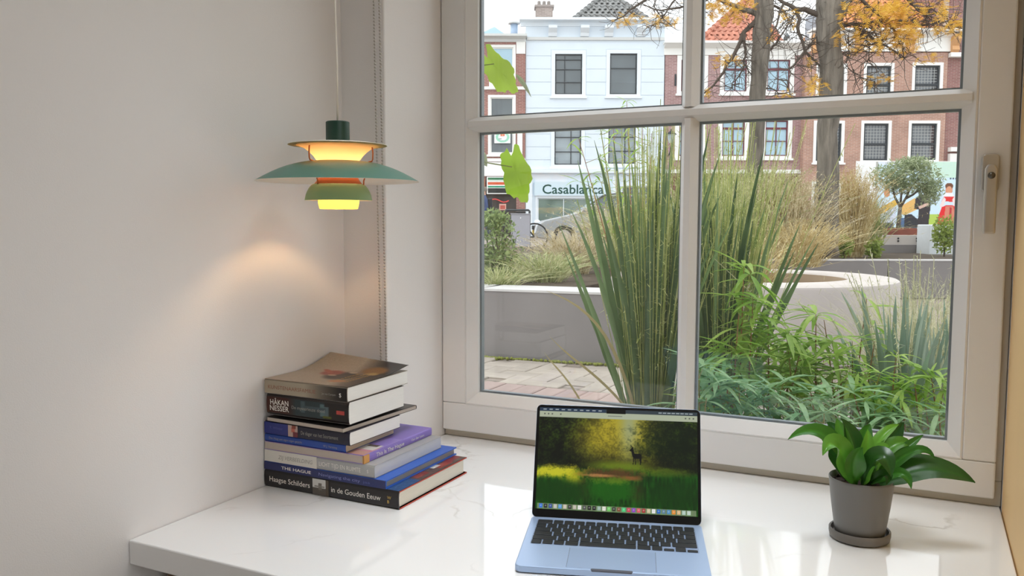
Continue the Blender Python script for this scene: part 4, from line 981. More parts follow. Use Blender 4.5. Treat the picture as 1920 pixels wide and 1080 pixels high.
ZG = STREET
# ---- white house
T2 = 39.0
h2 = empty('white_house', SW(2.6, T2, ZG), 'white plastered house with grey tiled roof and a bracketed cornice', 'house')
s0, zt = SL(986, 46, T2); s1, _ = SL(1247, 46, T2)
W2 = [rectpx(1034, 1099, 94, 181, T2), rectpx(1137, 1202, 93, 181, T2), rectpx(1033, 1097, 230, 313, T2), rectpx(1134, 1199, 230, 311, T2)]
zs = SL(986, 328, T2)[1]; zsh = SL(986, 367, T2)[1]; zc = SL(986, 73, T2)[1]
shopw = [rectpx(1004, 1148, 367, 434, T2), rectpx(1162, 1236, 345, 443, T2)]
m = MB(); facade(m, s0, s1, ZG, zs, T2, shopw); facade(m, s0, s1, zs, zt, T2, W2); house_body(h2, m, s0, s1, ZG, zt, T2); m.build('wall', M_WHITE, h2, xf=S2W, recalc=False)
z = zs+.12; hh = .585
while z < zc-.2:          # plaster courses, slightly proud, joints between them
    m = MB(); z1 = min(z+hh-.03, zc-.12)
    ops = [[o[0]-.02, o[1]+.02, o[2]-.1, o[3]+.02] for o in W2]
    facade(m, s0+.01, s1-.01, z, z1, T2-.016, ops, .015); m.build('plaster_course', M_WHITE, h2, xf=S2W, recalc=False); z += hh
for r in W2[:1]: hwindow(h2, r, T2, M_TRIM2, M_SBLK, M_PDARK, .17, (.36, ), (.30, .62, .86))
hwindow(h2, W2[1], T2, M_TRIM2, M_SBLK, M_PDARK, .17, (), (.64, ))
for r in W2[2:]: hwindow(h2, r, T2, M_TRIM2, M_SBLK, pm('pane_light', '8f9a9f', .08, spec=.7, noise=.25, nscale=.9), .17, (.62,), (.34, .72))
def cornice(par, x0, x1, yt, yb, t, mat=M_TRIM, proj=.45, fr=.5):
    a, z1 = SL(x0, yt, t); b, z0 = SL(x1, yb, t); zm = z0+(z1-z0)*fr
    MB().box(a, b, t-proj, t+.3, z1-.10, z1).build('gutter', mat, par, xf=S2W)
    MB().prism([(t-proj+.05, z1-.101), (t-.12, zm), (t-.06, zm), (t-.06, z0), (t+.1, z0), (t+.1, z1-.101)], 'x', a+.05, b-.05).build('cornice', mat, par, xf=S2W)
cornice(h2, 974, 1263, 37, 50, T2, M_TRIM2, .5, .6)
a, za = SL(988, 70, T2); b, zb = SL(1246, 76, T2); MB().box(a, b, T2-.09, T2+.02, zb, za).build('string_course', M_TRIMG, h2, xf=S2W)
a, za = SL(986, 317, T2); b, zb = SL(1247, 325, T2); MB().box(a, b, T2-.22, T2+.02, zb, za).build('shop_cornice', M_TRIM2, h2, xf=S2W)
for px in (1036, 1096, 1141, 1201):
    a, z1 = SL(px-8, 50, T2); b, z0 = SL(px+8, 69, T2)
    MB().prism([(T2, z1), (T2-.38, z1), (T2-.38, z1-.12), (T2-.16, z0+.15), (T2-.10, z0), (T2, z0)], 'x', a, b).build('bracket', M_TRIM2, h2, xf=S2W)
hip_roof(h2, M_TILEG, *[SL(x, 40, T2+.8)[0] for x in (1070, 1222)], *[SL(x, -8, T2+3)[0] for x in (1133, 1150)], SL(0, 40, T2+.8)[1], SL(0, -10, T2+3.4)[1], T2+.8, 2.6)
# chimney with pots
cx, cz1 = SL(1020, 17, T2+2); cw = .40
chn = MB().box(cx-cw, cx+cw, T2+1.6, T2+2.3, zt-.05, cz1).build('chimney', brickmat('brick_chimney', 'a08f88', '8b7b75', 'aaa098'), h2, xf=S2W)
MB().box(cx-cw-.06, cx+cw+.06, T2+1.54, T2+2.36, cz1, cz1+.10).build('chimney_cap', pm('chimney_cap', '9a8f89', .85), chn, xf=S2W)
for dx in (-.24, 0, .22): MB().tube([SW(cx+dx, T2+1.9, cz1+.1), SW(cx+dx, T2+1.9, cz1+.33)], [.09, .075], 10).build('chimney_pot', pm('chimney_pot', '8f8782', .85), chn)
# shop front: sign board with lettering, windows
r = rectpx(1002, 1150, 340, 367, T2)
sgn = MB().box(r[0], r[1], T2-.10, T2-.001, r[2], r[3]).build('shop_sign', pm('sign_pale_blue', 'cfe0ea', .5), h2, xf=S2W)
o_ = SL(1017, 363, T2-.1); e_ = SL(1132, 363, T2-.1)
lettering('lettering', 'Casablanca', pm('sign_green_ink', '17463c', .5), sgn, SW(o_[0], T2-.103, o_[1]), RH, (0, 0, 1), .42, e_[0]-o_[0], bold=.012, depth=.002)
hwindow(h2, shopw[0], T2, M_TRIM2, M_TRIM2, pm('shop_pane_green', '6f8178', .06, spec=.7, noise=.35, nscale=.7), .10, (.36,), (), False)
hwindow(h2, shopw[1], T2, M_TRIM2, M_TRIM2, M_PDARK, .10, (.5,), (.25,), False)
for px in (992, 1155): a, z_ = SL(px-6, 330, T2); b, _ = SL(px+6, 330, T2); MB().box(a, b, T2-.12, T2-.001, ZG, z_).build('pilaster', M_TRIM2, h2, xf=S2W)
# ---- left brick house
T1_ = 38.9
h1 = empty('brick_house', SW(-1.5, T1_, ZG), 'red brick house with white sills at the far left, next to the white house', 'house', 'brick houses across the street')
s0, zt = SL(846, 78, T1_); s1, _ = SL(985.5, 78, T1_)
W1 = [rectpx(917, 967, 84, 163, T1_), rectpx(915, 967, 178, 290, T1_)]
sh1 = [rectpx(911, 968, 331, 447, T1_)]
m = MB(); facade(m, s0, s1, ZG, zt, T1_, W1+sh1); house_body(h1, m, s0, s1, ZG, zt, T1_); m.build('wall', M_BK1, h1, xf=S2W, recalc=False)
hwindow(h1, W1[0], T1_, M_TRIM, M_TRIM, M_PBLUE, .11, (), (.5,)); hwindow(h1, W1[1], T1_, M_TRIM, M_TRIM, M_PDARK, .11, (), (.6,))
cornice(h1, 846, 988, 66, 79, T1_, M_TRIMG, .4)
r = rectpx(968, 985, 79, 101, T1_); MB().box(r[0], r[1], T1_-.05, T1_, r[2], r[3]).build('frieze_block', M_TRIM, h1, xf=S2W)
for y0, y1 in ((162.5, 168), (297, 303), ): r = rectpx(846, 985, y0, y1, T1_); MB().box(r[0], r[1], T1_-.08, T1_-.001, r[2], r[3]).build('sill_band', M_TRIM, h1, xf=S2W)
r = rectpx(846, 985, 304, 330, T1_); MB().box(r[0], r[1], T1_-.06, T1_-.001, r[2], r[3]).build('shop_fascia', M_TRIM, h1, xf=S2W)
r = rectpx(970, 979.5, 244, 291, T1_); MB().box(r[0], r[1], T1_-.07, T1_-.001, r[2], r[3]).build('white_board', M_TRIM, h1, xf=S2W)
# printed banner in the window
r = rectpx(927, 957, 244, 269, T1_); img = np.full((40, 44, 3), (.93, .95, .93)); yy_, xx_ = np.mgrid[0:40, 0:44]
ring = np.abs(np.hypot((xx_-22)/15., (yy_-21)/13.)-1) < .22; img[ring] = (.62, .84, .74); img[12:19, 17:28] = (.85, .40, .27); img[14:17, 20:25] = (.95, .75, .6); img[5:7, 15:30] = (.55, .60, .62); img[26:28, 12:20] = (.35, .45, .45); img[31:33, 14:32] = (.60, .75, .70)
def fn(u, v, r=r): return S2W(np.stack([r[0]+u*(r[1]-r[0]), np.full_like(u, T1_-.12), r[2]+v*(r[3]-r[2])], -1))
bn = MB().box(r[0], r[1], T1_-.118, T1_-.09, r[2], r[3]).build('banner', M_TRIM, h1, xf=S2W); printed('banner_print', img, fn, vcolmat('street_print', .5), bn)
# striped light box over the shop door
r = rectpx(913, 966, 332, 364, T1_); lb = MB().box(r[0], r[1], T1_-.3, T1_-.05, r[2], r[3]).build('striped_sign', M_TRIM, h1, xf=S2W)
img = np.full((32, 8, 3), (.93, .93, .92)); img[2:6] = (.20, .45, .30); img[6:9] = (.80, .86, .82); img[10:15] = (.82, .36, .22); img[17:20] = (.05, .55, .40); img[21:30] = (.16, .17, .16)
def fn(u, v, r=r): return S2W(np.stack([r[0]+.05+u*(r[1]-r[0]-.1), np.full_like(u, T1_-.302), r[2]+v*(r[3]-r[2])], -1))
printed('stripes', img, fn, vcolmat('street_print', .5), lb)
r = sh1[0]; MB().box(r[0], r[1], T1_+.10, T1_+.14, r[2], r[3]).build('shop_window', SHOPD, h1, xf=S2W)
r = rectpx(936, 949, 382, 394, T1_); pst = MB().box(r[0], r[1], T1_+.06, T1_+.09, r[2], r[3]).build('poster', pm('poster_pink', 'd9a79b', .6), h1, xf=S2W)
r = rectpx(938, 947, 385, 392, T1_); MB().box(r[0], r[1], T1_+.055, T1_+.06, r[2], r[3]).build('poster_print', pm('poster_red', 'c0574a', .6), pst, xf=S2W)
MB().tube([S2W(np.array([SL(919+i*5, 376-3*math.sin(i*.9), T1_)[0], T1_+.05, SL(919, 376-3*math.sin(i*.9), T1_)[1]])) for i in range(8)], .03, 6).build('neon_tube', pm('neon_red', 'd04a4a', .5, emit=.5), h1)
r = rectpx(898, 909, 336, 350, T1_); MB().box(r[0], r[1], T1_-.2, T1_-.001, r[2], r[3]).build('orange_sign', pm('sign_orange', 'd98a58', .6), h1, xf=S2W)
# pale blue glazed roof lantern and vent
a0, z0 = SL(892, 67, T1_+2); a1, z1 = SL(927, 50, T1_+2); a2, _ = SL(952, 67, T1_+2)
m = MB(); m.prism([(a0, zt), (a0, z0), (a1, z1), (a2, z0), (a2, zt)], 'y', T1_+2, T1_+5); m.build('roof_lantern', pm('roof_pale_blue', 'b8dbe6', .3), h1, xf=S2W)
a, z1 = SL(964, 45, T1_+1); v_ = MB().tube([SW(a, T1_+1, zt), SW(a, T1_+1, z1)], .17, 16).build('vent_pipe', pm('vent_blue', '9fb4cc', .4), h1, smooth=True)
MB().tube([SW(a, T1_+1, z1), SW(a, T1_+1, z1+.10), SW(a, T1_+1, z1+.14)], [.28, .24, .05], 16).build('vent_cowl', M_TRIMG, v_, smooth=True)
# ---- purple brick house with orange roof
T3_ = 39.0
h3 = empty('brick_house', SW(9, T3_, ZG), 'purplish brick house with wine red sashes and an orange tiled roof', 'house', 'brick houses across the street')
s0, zt = SL(1247.5, 100, T3_); s1, _ = SL(1511, 100, T3_)
W3 = [rectpx(x0, x1, y0, y1, T3_) for (y0, y1, dx) in ((104, 176, 0), (218, 297, -4)) for x0, x1 in ((1270+dx, 1328+dx), (1351+dx, 1409+dx), (1432+dx, 1490+dx))]
sh3 = [rectpx(x0, x1, 330, 446, T3_) for x0, x1 in ((1262, 1330), (1350, 1420), (1436, 1500))]
m = MB(); facade(m, s0, s1, ZG, zt, T3_, W3+sh3); house_body(h3, m, s0, s1, ZG, zt, T3_); m.build('wall', M_BK3, h3, xf=S2W, recalc=False)
for r in W3: hwindow(h3, r, T3_, M_TRIM, M_SRED, M_PBLUE, .19, (.5,), ((.70, .09), ) if r in W3[:3] else ((.78, .09), .42))
for r in sh3: hwindow(h3, r, T3_, pm('shop_wine_frame', '6d3434', .5), M_SRED, SHOPD, .10, (.5,), (.75,), False)
cornice(h3, 1243, 1521, 80, 104, T3_, M_TRIM, .5, .55)
r = rectpx(1247, 1511, 318, 325, T3_); MB().box(r[0], r[1], T3_-.15, T3_-.001, r[2], r[3]).build('ledge', M_TRIM, h3, xf=S2W)
hip_roof(h3, M_TILEO, *[SL(x, 79, T3_+.5)[0] for x in (1306, 1466)], *[SL(x, -8, T3_+3)[0] for x in (1404, 1414)], SL(0, 79, T3_+.5)[1], SL(0, -4, T3_+3.5)[1], T3_+.5, 2.9)
a, z1 = SL(1473, 70, T3_+.6); MB().tube([SW(a, T3_+.6, zt), SW(a, T3_+.6, z1), SW(a+.12, T3_+.6, z1+.08)], [.09, .09, .12], 12).build('flue', pm('flue_grey', '5a6063', .5), h3)
r = rectpx(1265, 1268, 139, 161, T3_); MB().box(r[0], r[1], T3_-.04, T3_-.001, r[2], r[3]).build('wall_anchor', M_SBLK, h3, xf=S2W)
# ---- brown brick house with leaded windows
T4_ = 38.6
h4 = empty('brick_house', SW(16, T4_, ZG), 'brown brick house with leaded windows and white cornice behind the right tree', 'house', 'brick houses across the street')
s0, zt = SL(1511.5, 98, T4_); s1, _ = SL(1778, 98, T4_)
W4 = [rectpx(*a, T4_) for a in ((1531, 1589, 119, 190), (1620, 1677, 118, 190), (1711, 1769, 117, 190), (1526, 1584, 226, 305), (1615, 1672, 226, 304), (1704, 1763, 226, 303))]
W4b = [rectpx(x0, x1, 340, 430, T4_) for x0, x1 in ((1522, 1580), (1612, 1668), (1700, 1758))]
m = MB(); facade(m, s0, s1, ZG, zt, T4_, W4+W4b); house_body(h4, m, s0, s1, ZG, zt, T4_); m.build('wall', M_BK4, h4, xf=S2W, recalc=False)
for r in W4+W4b: hwindow(h4, r, T4_, M_TRIM, M_SBLK, M_PLEAD, .13, (), ((.44, .10),), True, (7, 11), .08)
cornice(h4, 1517, 1797, 57, 97, T4_, M_TRIM, .55, .68)
M_ORB = pm('bracket_ochre', 'd2a06f', .7)
for px in (1527, 1608, 1704, 1788):
    a, z1 = SL(px-6, 67, T4_); b, z0 = SL(px+6, 100, T4_)
    MB().prism([(T4_-.061, z1), (T4_-.40, z1), (T4_-.40, z1-.2), (T4_-.2, z0+.3), (T4_-.26, z0+.12), (T4_-.14, z0), (T4_-.061, z0)], 'x', a, b).build('bracket', M_ORB, h4, xf=S2W)
hip_roof(h4, M_TILEO2, *[SL(x, 58, T4_+.5)[0] for x in (1560, 1758)], *[SL(x, -40, T4_+3.5)[0] for x in (1630, 1652)], SL(0, 58, T4_+.5)[1], SL(0, -62, T4_+4.3)[1], T4_+.5, 3.8)
r = rectpx(1524, 1548, 25, 66, T4_+3); m = MB().box(r[0], r[1], T4_+3, T4_+4, r[2]-.6, r[3]); m.build('dormer', pm('zinc_grey', '9aa7b3', .5), h4, xf=S2W)
# ---- taller house at the right edge
T5_ = 38.5
h5 = empty('brick_house', SW(19, T5_, ZG), 'tall dull red brick gable with stone bands at the far right of the row', 'house', 'brick houses across the street')
s0, zt = SL(1757, -70, T5_+.2); s1, _ = SL(1900, 0, T5_+.2)
m = MB(); facade(m, s0, s1, ZG, zt, T5_+.2, []); house_body(h5, m, s0, s1, ZG, zt, T5_+.2); m.build('wall', M_BK5, h5, xf=S2W, recalc=False)
r = rectpx(1776, 1783, -70, 57, T5_); MB().box(r[0], r[1], T5_, T5_+.19, r[2], r[3]).build('pilaster', pm('sandstone', 'b9a28f', .8), h5, xf=S2W)
for y0, y1 in ((99, 107), (276, 284)): r = rectpx(1781, 1900, y0, y1, T5_); MB().box(r[0], r[1], T5_-.12, T5_+.19, r[2], r[3]).build('stone_band', M_TRIM, h5, xf=S2W)
r = rectpx(1781, 1900, 288, 440, T5_); MB().box(r[0], r[1], T5_-.04, T5_+.19, r[2], r[3]).build('plaster_base', M_TRIM, h5, xf=S2W)
# street lantern on the purple house
a, z0 = SL(1258, 290, T3_-.7); lt = empty('wall_lantern', SW(a, T3_-.5, z0), 'dark old-fashioned street lantern on a bracket at the edge of the white house', 'lantern')
zl = SL(1258, 268, T3_-.7)[1]; zu = SL(1258, 252, T3_-.7)[1]
MB().tube([SW(a, T3_-.001, z0), SW(a, T3_-.35, z0+.05), SW(a, T3_-.6, zl-.3), SW(a, T3_-.7, zl)], .03, 8).build('bracket', M_SBLK, lt)
MB().lathe([(.10, zl), (.20, zu)], SW(a, T3_-.7, 0), 6).build('lantern_glass', pm('lantern_glass', 'aebbbf', .1, spec=.6), lt)
MB().lathe([(.25, zu), (.10, zu+.12), (.04, zu+.15), (.04, zu+.22), (0, zu+.25)], SW(a, T3_-.7, 0), 12).build('lantern_roof', M_SBLK, lt)
# ---- printed hoarding in front of the right house
TH_ = 30.0
r = rectpx(1606, 1826, 303, 436, TH_)
hd = empty('hoarding', SW((r[0]+r[1])/2, TH_, ZG), 'large printed hoarding with a pale blue scene before the brown brick house', 'hoarding')
MB().box(r[0], r[1], TH_+.003, TH_+.05, ZG+.1, r[3]+.02).build('board', M_TRIM, hd, xf=S2W)
for f_ in (.15, .5, .85):
    x = r[0]+(r[1]-r[0])*f_; MB().box(x-.05, x+.05, TH_+.051, TH_+.15, ZG, r[3]).build('post', M_DARKWOOD, hd, xf=S2W)
HW, HH = 220, 133; yy_, xx_ = np.mgrid[0:HH, 0:HW]; X = 1606+xx_; Y = 303+yy_; img = np.empty((HH, HW, 3)); img[:] = (.80, .89, .95)
img[Y < 309] = (.86, .88, .93); img[(Y < 333) & (X > 1745)] = (.78, .89, .83); img[(X < 1643)] = (.93, .94, .95); img[(X > 1642) & (X < 1647)] = (.70, .70, .68)
img[(Y > 400) & (X > 1735)] = (.70, .80, .36); img[(Y > 395) & (Y < 425) & (X > 1645) & (X < 1660)] = (.80, .86, .45)
def el(cx, cy, rx, ry, col): img[((X-cx)/rx)**2+((Y-cy)/ry)**2 < 1] = col
def pl(pts, col):
    ins = np.zeros(X.shape, bool); n = len(pts)
    for i in range(n):
        x1, y1 = pts[i]; x2, y2 = pts[(i+1) % n]; c = ((y1 > Y) != (y2 > Y)) & (X < (x2-x1)*(Y-y1)/((y2-y1) or 1e-9)+x1); ins ^= c
    img[ins] = col
el(1665, 360, 6, 9, (.78, .55, .38)); pl([(1648, 392), (1683, 372), (1690, 380), (1655, 402)], (.90, .70, .25)); pl([(1652, 402), (1684, 386), (1684, 418), (1655, 418)], (.80, .83, .90)); pl([(1652, 417), (1680, 417), (1680, 430), (1653, 430)], (.22, .25, .32))
pl([(1688, 388), (1718, 370), (1722, 392), (1702, 402), (1690, 400)], (.88, .70, .42)); pl([(1688, 408), (1706, 408), (1704, 430), (1690, 430)], (.32, .42, .56)); pl([(1700, 402), (1712, 400), (1745, 426), (1700, 426)], (.20, .20, .22))
pl([(1719, 372), (1726, 364), (1744, 362), (1748, 380), (1745, 424), (1724, 424), (1726, 392), (1717, 390)], (.22, .20, .21)); el(1737, 353, 6, 9, (.55, .42, .36)); pl([(1725, 386), (1744, 378), (1746, 383), (1727, 391)], (.83, .70, .64))
el(1781, 355, 7, 9, (.82, .52, .40)); pl([(1768, 376), (1773, 366), (1791, 366), (1795, 378)], (.86, .20, .20)); pl([(1772, 368), (1776, 372), (1772, 386), (1782, 384), (1783, 389), (1768, 391), (1765, 384)], (.92, .84, .84)); pl([(1791, 368), (1796, 374), (1800, 387), (1790, 391), (1783, 388), (1784, 384), (1791, 383), (1788, 374)], (.92, .84, .84)); el(1784, 387, 3, 2.5, (.85, .62, .52)); el(1781, 348, 7.5, 6, (.45, .28, .20)); el(1781, 355, 5.5, 7, (.84, .60, .48))
pl([(1769, 387), (1776, 384), (1790, 384), (1797, 388), (1803, 404), (1806, 428), (1800, 432), (1786, 427), (1772, 431), (1760, 428), (1762, 408)], (.87, .16, .18)); pl([(1776, 386), (1790, 386), (1796, 404), (1797, 424), (1786, 420), (1776, 424), (1774, 404)], (.82, .50, .42)); pl([(1783, 388), (1787, 388), (1789, 420), (1784, 420)], (.70, .20, .22)); pl([(1774, 361), (1788, 361), (1792, 368), (1770, 368)], (.93, .92, .95)); pl([(1752, 374), (1756, 366), (1757, 382)], (.25, .22, .24))
for x in (1783, 1788, 1793): el(x, 334, 1.6, 1.6, (.25, .3, .38))
img += rng.normal(0, .012, img.shape)
def fn(u, v): return S2W(np.stack([r[0]+u*(r[1]-r[0]), np.full_like(u, TH_), r[2]+v*(r[3]-r[2])], -1))
printed('print', img, fn, vcolmat('street_print', .5), hd)

# ================================================================== CAR, CABINET, PERSON
TC = 22.0
def cs(px, py, t=TC): return SL(px, py, t)
c_x0 = cs(1003, 0)[0]; car = empty('car', SW(c_x0+2.1, TC+.9, ZG), 'silver grey hatchback parked behind the reeds, facing left', 'car')
L_ = 4.15; Wc = 1.72
up = [(0, .42), (.05, .62), (.25, .74), (.95, .90), (1.15, .96), (1.85, 1.42), (2.3, 1.49), (3.2, 1.46), (3.85, 1.12), (4.08, .95), (4.15, .60), (4.12, .32)]
lowb = [(3.75, .22), (.45, .22), (.05, .30)]
M_CAR = pm('car_silver', 'a7aaad', .28, metal=.4, spec=.6, coat=.5); M_CGL = pm('car_glass', '46525a', .05, spec=.8)
m = MB(); prof = up+lowb
def cf(v): v = np.asarray(v, float); return SW(c_x0, TC, ZG)+v[..., :1]*RH+v[..., 1:2]*FH+v[..., 2:3]*ez
n = len(prof); vs = []
for y, inz in ((0, 1), (.10, 0), (Wc-.10, 0), (Wc, 1)):
    for x, z in prof:
        k = max(0, (z-.95))*.35 if inz else 0
        vs.append((x if not inz else x+(2.07-x)*.02, y+(k if y < 1 else -k), z-(.0 if not inz else max(0, z-.95)*.06)))
fs = [tuple(range(n))]+[(j*n+i, j*n+(i+1) % n, (j+1)*n+(i+1) % n, (j+1)*n+i) for j in range(3) for i in range(n)]+[tuple(range(4*n-1, 3*n-1, -1))]
m.add(vs, fs); m.build('body', M_CAR, car, xf=cf, bevel=.03)
MB().add([(1.22, .22, .985), (1.84, .28, 1.405), (1.84, Wc-.28, 1.405), (1.22, Wc-.22, .985), (1.20, .22, 1.0), (1.82, .28, 1.42), (1.82, Wc-.28, 1.42), (1.20, Wc-.22, 1.0)], [(0, 1, 2, 3), (4, 7, 6, 5), (0, 4, 5, 1), (1, 5, 6, 2), (2, 6, 7, 3), (3, 7, 4, 0)]).build('windscreen', M_CGL, car, xf=cf)
for x0, x1 in ((1.45, 2.35), (2.42, 3.35)):
    def yy2(z): return max(0, z-.95)*.35-.012
    pts = [(x0+(0 if x0 > 2 else -.12), .98), (x1, .98), (x1-(.0 if x0 < 2 else .12), 1.38), (x0+(.0 if x0 > 2 else .38), 1.38)]
    MB().add([(x, yy2(z), z) for x, z in pts]+[(x, yy2(z)+.02, z) for x, z in pts], [(0, 1, 2, 3), (7, 6, 5, 4), (0, 4, 5, 1), (1, 5, 6, 2), (2, 6, 7, 3), (3, 7, 4, 0)]).build('side_window', M_CGL, car, xf=cf)
for x in (.78, 3.35):
    for y in (.02, Wc-.02):
        d = .18 if y < 1 else -.18
        wh = MB().tube([cf(np.array([x, y-.03 if y < 1 else y+.03, .31])), cf(np.array([x, y+d, .31]))], .31, 28).build('wheel', pm('tyre', '1d1d1e', .8), car, smooth=False)
        MB().tube([cf(np.array([x, y-.04 if y < 1 else y+.04, .31])), cf(np.array([x, y+d*.4, .31]))], .19, 20).build('hubcap', M_STEEL, wh)
for y in (.22, Wc-.22):
    hl_ = MB().lathe([(.0, .06), (.07, .05), (.11, .0), (.09, -.06), (0, -.08)], (0, 0, 0), 16); hl_.v = [(z_*.9+.12, x_*1.3+y, y_*.8+.68) for x_, y_, z_ in hl_.v]
    hl_.build('headlight', pm('headlight', 'e6edf2', .1, spec=.8), car, xf=cf, smooth=True)
MB().box(1.25, 1.38, -.18, -.02, .98, 1.10).build('side_mirror', M_CAR, car, xf=cf, bevel=.03)
MB().box(-.02, .02, .5, Wc-.5, .36, .48).build('number_plate', pm('plate_yellow', 'd9b93c', .5), car, xf=cf)
MB().box(-.03, .04, .35, Wc-.35, .50, .60).build('grille', M_BLACK, car, xf=cf)
a, z1 = SL(958.5, 402, 20.5); b, _ = SL(994, 402, 20.5)
uc = empty('utility_cabinet', SW((a+b)/2, 20.7, ZG), 'plain grey metal street cabinet behind the left shrub', 'cabinet')
MB().box(a, b, 20.5, 20.85, ZG, z1).build('housing', pm('cabinet_grey', '9b9ba3', .55, noise=.03), uc, xf=S2W, bevel=.01)
MB().box(a-.015, b+.015, 20.485, 20.865, z1, z1+.025).build('lid', pm('cabinet_grey', '9b9ba3', .55), uc, xf=S2W)
MB().box((a+b)/2-.01, (a+b)/2+.01, 20.494, 20.499, z1-.10, z1-.07).build('lock', M_TRIM, uc, xf=S2W)
# dark bench-like rail behind the cabinet
a, z1 = SL(969, 394, 21.6); b, _ = SL(993, 394, 21.6)
bk = empty('bicycle_stand', SW((a+b)/2, 21.6, ZG), 'black tubular bicycle stand showing above the grey street cabinet', 'bicycle stand')
MB().tube([SW(a-.3, 21.6, ZG), SW(a-.3, 21.6, z1-.02), SW(a-.28, 21.6, z1), SW(b-.03, 21.6, z1), SW(b, 21.6, z1-.02), SW(b, 21.6, ZG)], .028, 10).build('hoop', M_SBLK, bk, smooth=True)
# black moped-like bars in front of the car: a parked bicycle
TBk = 21.2; a, _ = SL(926, 440, TBk)
by = empty('bicycle', SW(a, TBk, ZG), 'black bicycle parked between the grey cabinet and the silver car', 'bicycle')
for dx in (-.02, 1.02):
    m = MB(); m.tube([SW(a+dx+.33*math.cos(q), TBk, ZG+.335+.33*math.sin(q)) for q in np.linspace(0, 2*PI, 29)], .02, 8); wl = m.build('wheel', pm('tyre', '1d1d1e', .8), by, smooth=True)
    for q in np.linspace(0, PI, 7)[:-1]: MB().tube([SW(a+dx+.32*math.cos(q), TBk, ZG+.335+.32*math.sin(q)), SW(a+dx-.32*math.cos(q), TBk, ZG+.335-.32*math.sin(q))], .003, 4).build('spoke', M_STEEL, wl)
m = MB()
def bp(x, z): return SW(a+x, TBk, ZG+z)
for q in ([(-.02, .335), (.12, .88), (.10, 1.0)], [(.12, .80), (.43, .30)], [(.12, .86), (.60, .80)], [(.43, .30), (.65, .92)], [(.43, .30), (1.02, .335)], [(.62, .80), (1.02, .335)]): m.tube([bp(*p) for p in q], .018, 8)
m.build('bicycle_frame', M_SBLK, by, smooth=True)
MB().tube([SW(a+.10, TBk-.28, ZG+1.0), SW(a+.06, TBk-.1, ZG+1.03), SW(a+.06, TBk+.1, ZG+1.03), SW(a+.10, TBk+.28, ZG+1.0)], .014, 8).build('handlebar', M_SBLK, by, smooth=True)
MB().box(-.0, .26, -.07, .07, 0, .05).build('saddle', M_BLACK, by, xf=lambda v: SW(a+.54, TBk, ZG+.92)+v[..., :1]*RH+v[..., 1:2]*FH+v[..., 2:3]*ez, bevel=.02)

def skin_body(name, verts, edges, radii, mats, parent, matfn, levels=2, root=0):
    me = bpy.data.meshes.new(name); me.from_pydata([tuple(v) for v in verts], edges, []); o = bpy.data.objects.new(name, me); COL.objects.link(o)
    sk = o.modifiers.new('skin', 'SKIN'); sk.use_smooth_shade = True
    for i, r_ in enumerate(radii): me.skin_vertices[0].data[i].radius = (r_ if isinstance(r_, tuple) else (r_, r_))
    me.skin_vertices[0].data[root].use_root = True
    ss = o.modifiers.new('ss', 'SUBSURF'); ss.levels = levels; ss.render_levels = levels
    dg = bpy.context.evaluated_depsgraph_get(); dg.update(); m2 = bpy.data.meshes.new_from_object(o.evaluated_get(dg)); bpy.data.objects.remove(o)
    inv = INV[parent.name]; k = len(m2.vertices); v = np.empty(k*3); m2.vertices.foreach_get('co', v); v = v.reshape(-1, 3)
    for m_ in mats: m2.materials.append(m_)
    for p in m2.polygons: p.material_index = matfn(v[list(p.vertices)].mean(0)); p.use_smooth = True
    wv = parent_xf(v); wv = wv@inv[:3, :3].T+inv[:3, 3]; m2.vertices.foreach_set('co', wv.ravel()); m2.update()
    o = bpy.data.objects.new(name, m2); link(o, parent); return o
TPn = 27.0
pxs, _ = SL(909, 400, TPn)
per = empty('person', SW(pxs, TPn, ZG), 'person with short grey hair walking left in a navy jacket, jeans and glasses', 'person')
def parent_xf(v): v = np.asarray(v, float); return SW(pxs, TPn, ZG)+v[..., :1]*RH+v[..., 1:2]*FH+v[..., 2:3]*ez
V_ = [(0, 0, .96), (0, 0, 1.12), (.0, 0, 1.30), (-.01, 0, 1.44), (-.02, 0, 1.52), (-.04, 0, 1.60), (-.045, 0, 1.69), (-.04, 0, 1.76),
      (.0, -.10, .92), (-.16, -.11, .52), (-.22, -.11, .09), (-.36, -.12, .05), (.0, .10, .92), (.06, .11, .50), (.28, .11, .13), (.20, .12, .04),
      (0, -.18, 1.40), (.08, -.23, 1.15), (-.08, -.24, .95), (-.12, -.24, .88), (0, .18, 1.40), (-.06, .23, 1.15), (-.20, .22, .98), (-.24, .22, .91)]
E_ = [(0, 1), (1, 2), (2, 3), (3, 4), (4, 5), (5, 6), (6, 7), (0, 8), (8, 9), (9, 10), (10, 11), (0, 12), (12, 13), (13, 14), (14, 15), (3, 16), (16, 17), (17, 18), (18, 19), (3, 20), (20, 21), (21, 22), (22, 23)]
Rr = [(.15, .17), (.14, .17), (.15, .19), (.11, .13), .055, (.085, .07), (.10, .075), (.07, .055), .10, .07, .05, .04, .10, .07, .05, .04, .075, .058, .042, .035, .075, .058, .042, .035]
M_NAVY = pm('jacket_navy', '34456e', .8); M_JEANS = pm('jeans_grey_blue', '4d5666', .85); M_SKIN = pm('skin', 'c99a80', .6); M_HAIR = pm('hair_grey', '7c736a', .8)
def mf(c):
    if c[2] < .10: return 3
    if c[2] < .93 and abs(c[1]) < .19: return 1
    if c[2] > 1.54: return 2
    if abs(c[1]) > .19 and c[2] < .93: return 2
    return 0
body = skin_body('body', V_, E_, Rr, [M_NAVY, M_JEANS, M_SKIN, M_BLACK], per, mf)
hm = MB().lathe([(.0, .115), (.06, .10), (.092, .05), (.098, 0), (.085, -.045)], (0, 0, 0), 20); hm.v = [(x*1.08-.022, y*.82, z+1.705) for x, y, z in hm.v]; hm.build('hair', M_HAIR, per, xf=parent_xf, smooth=True)
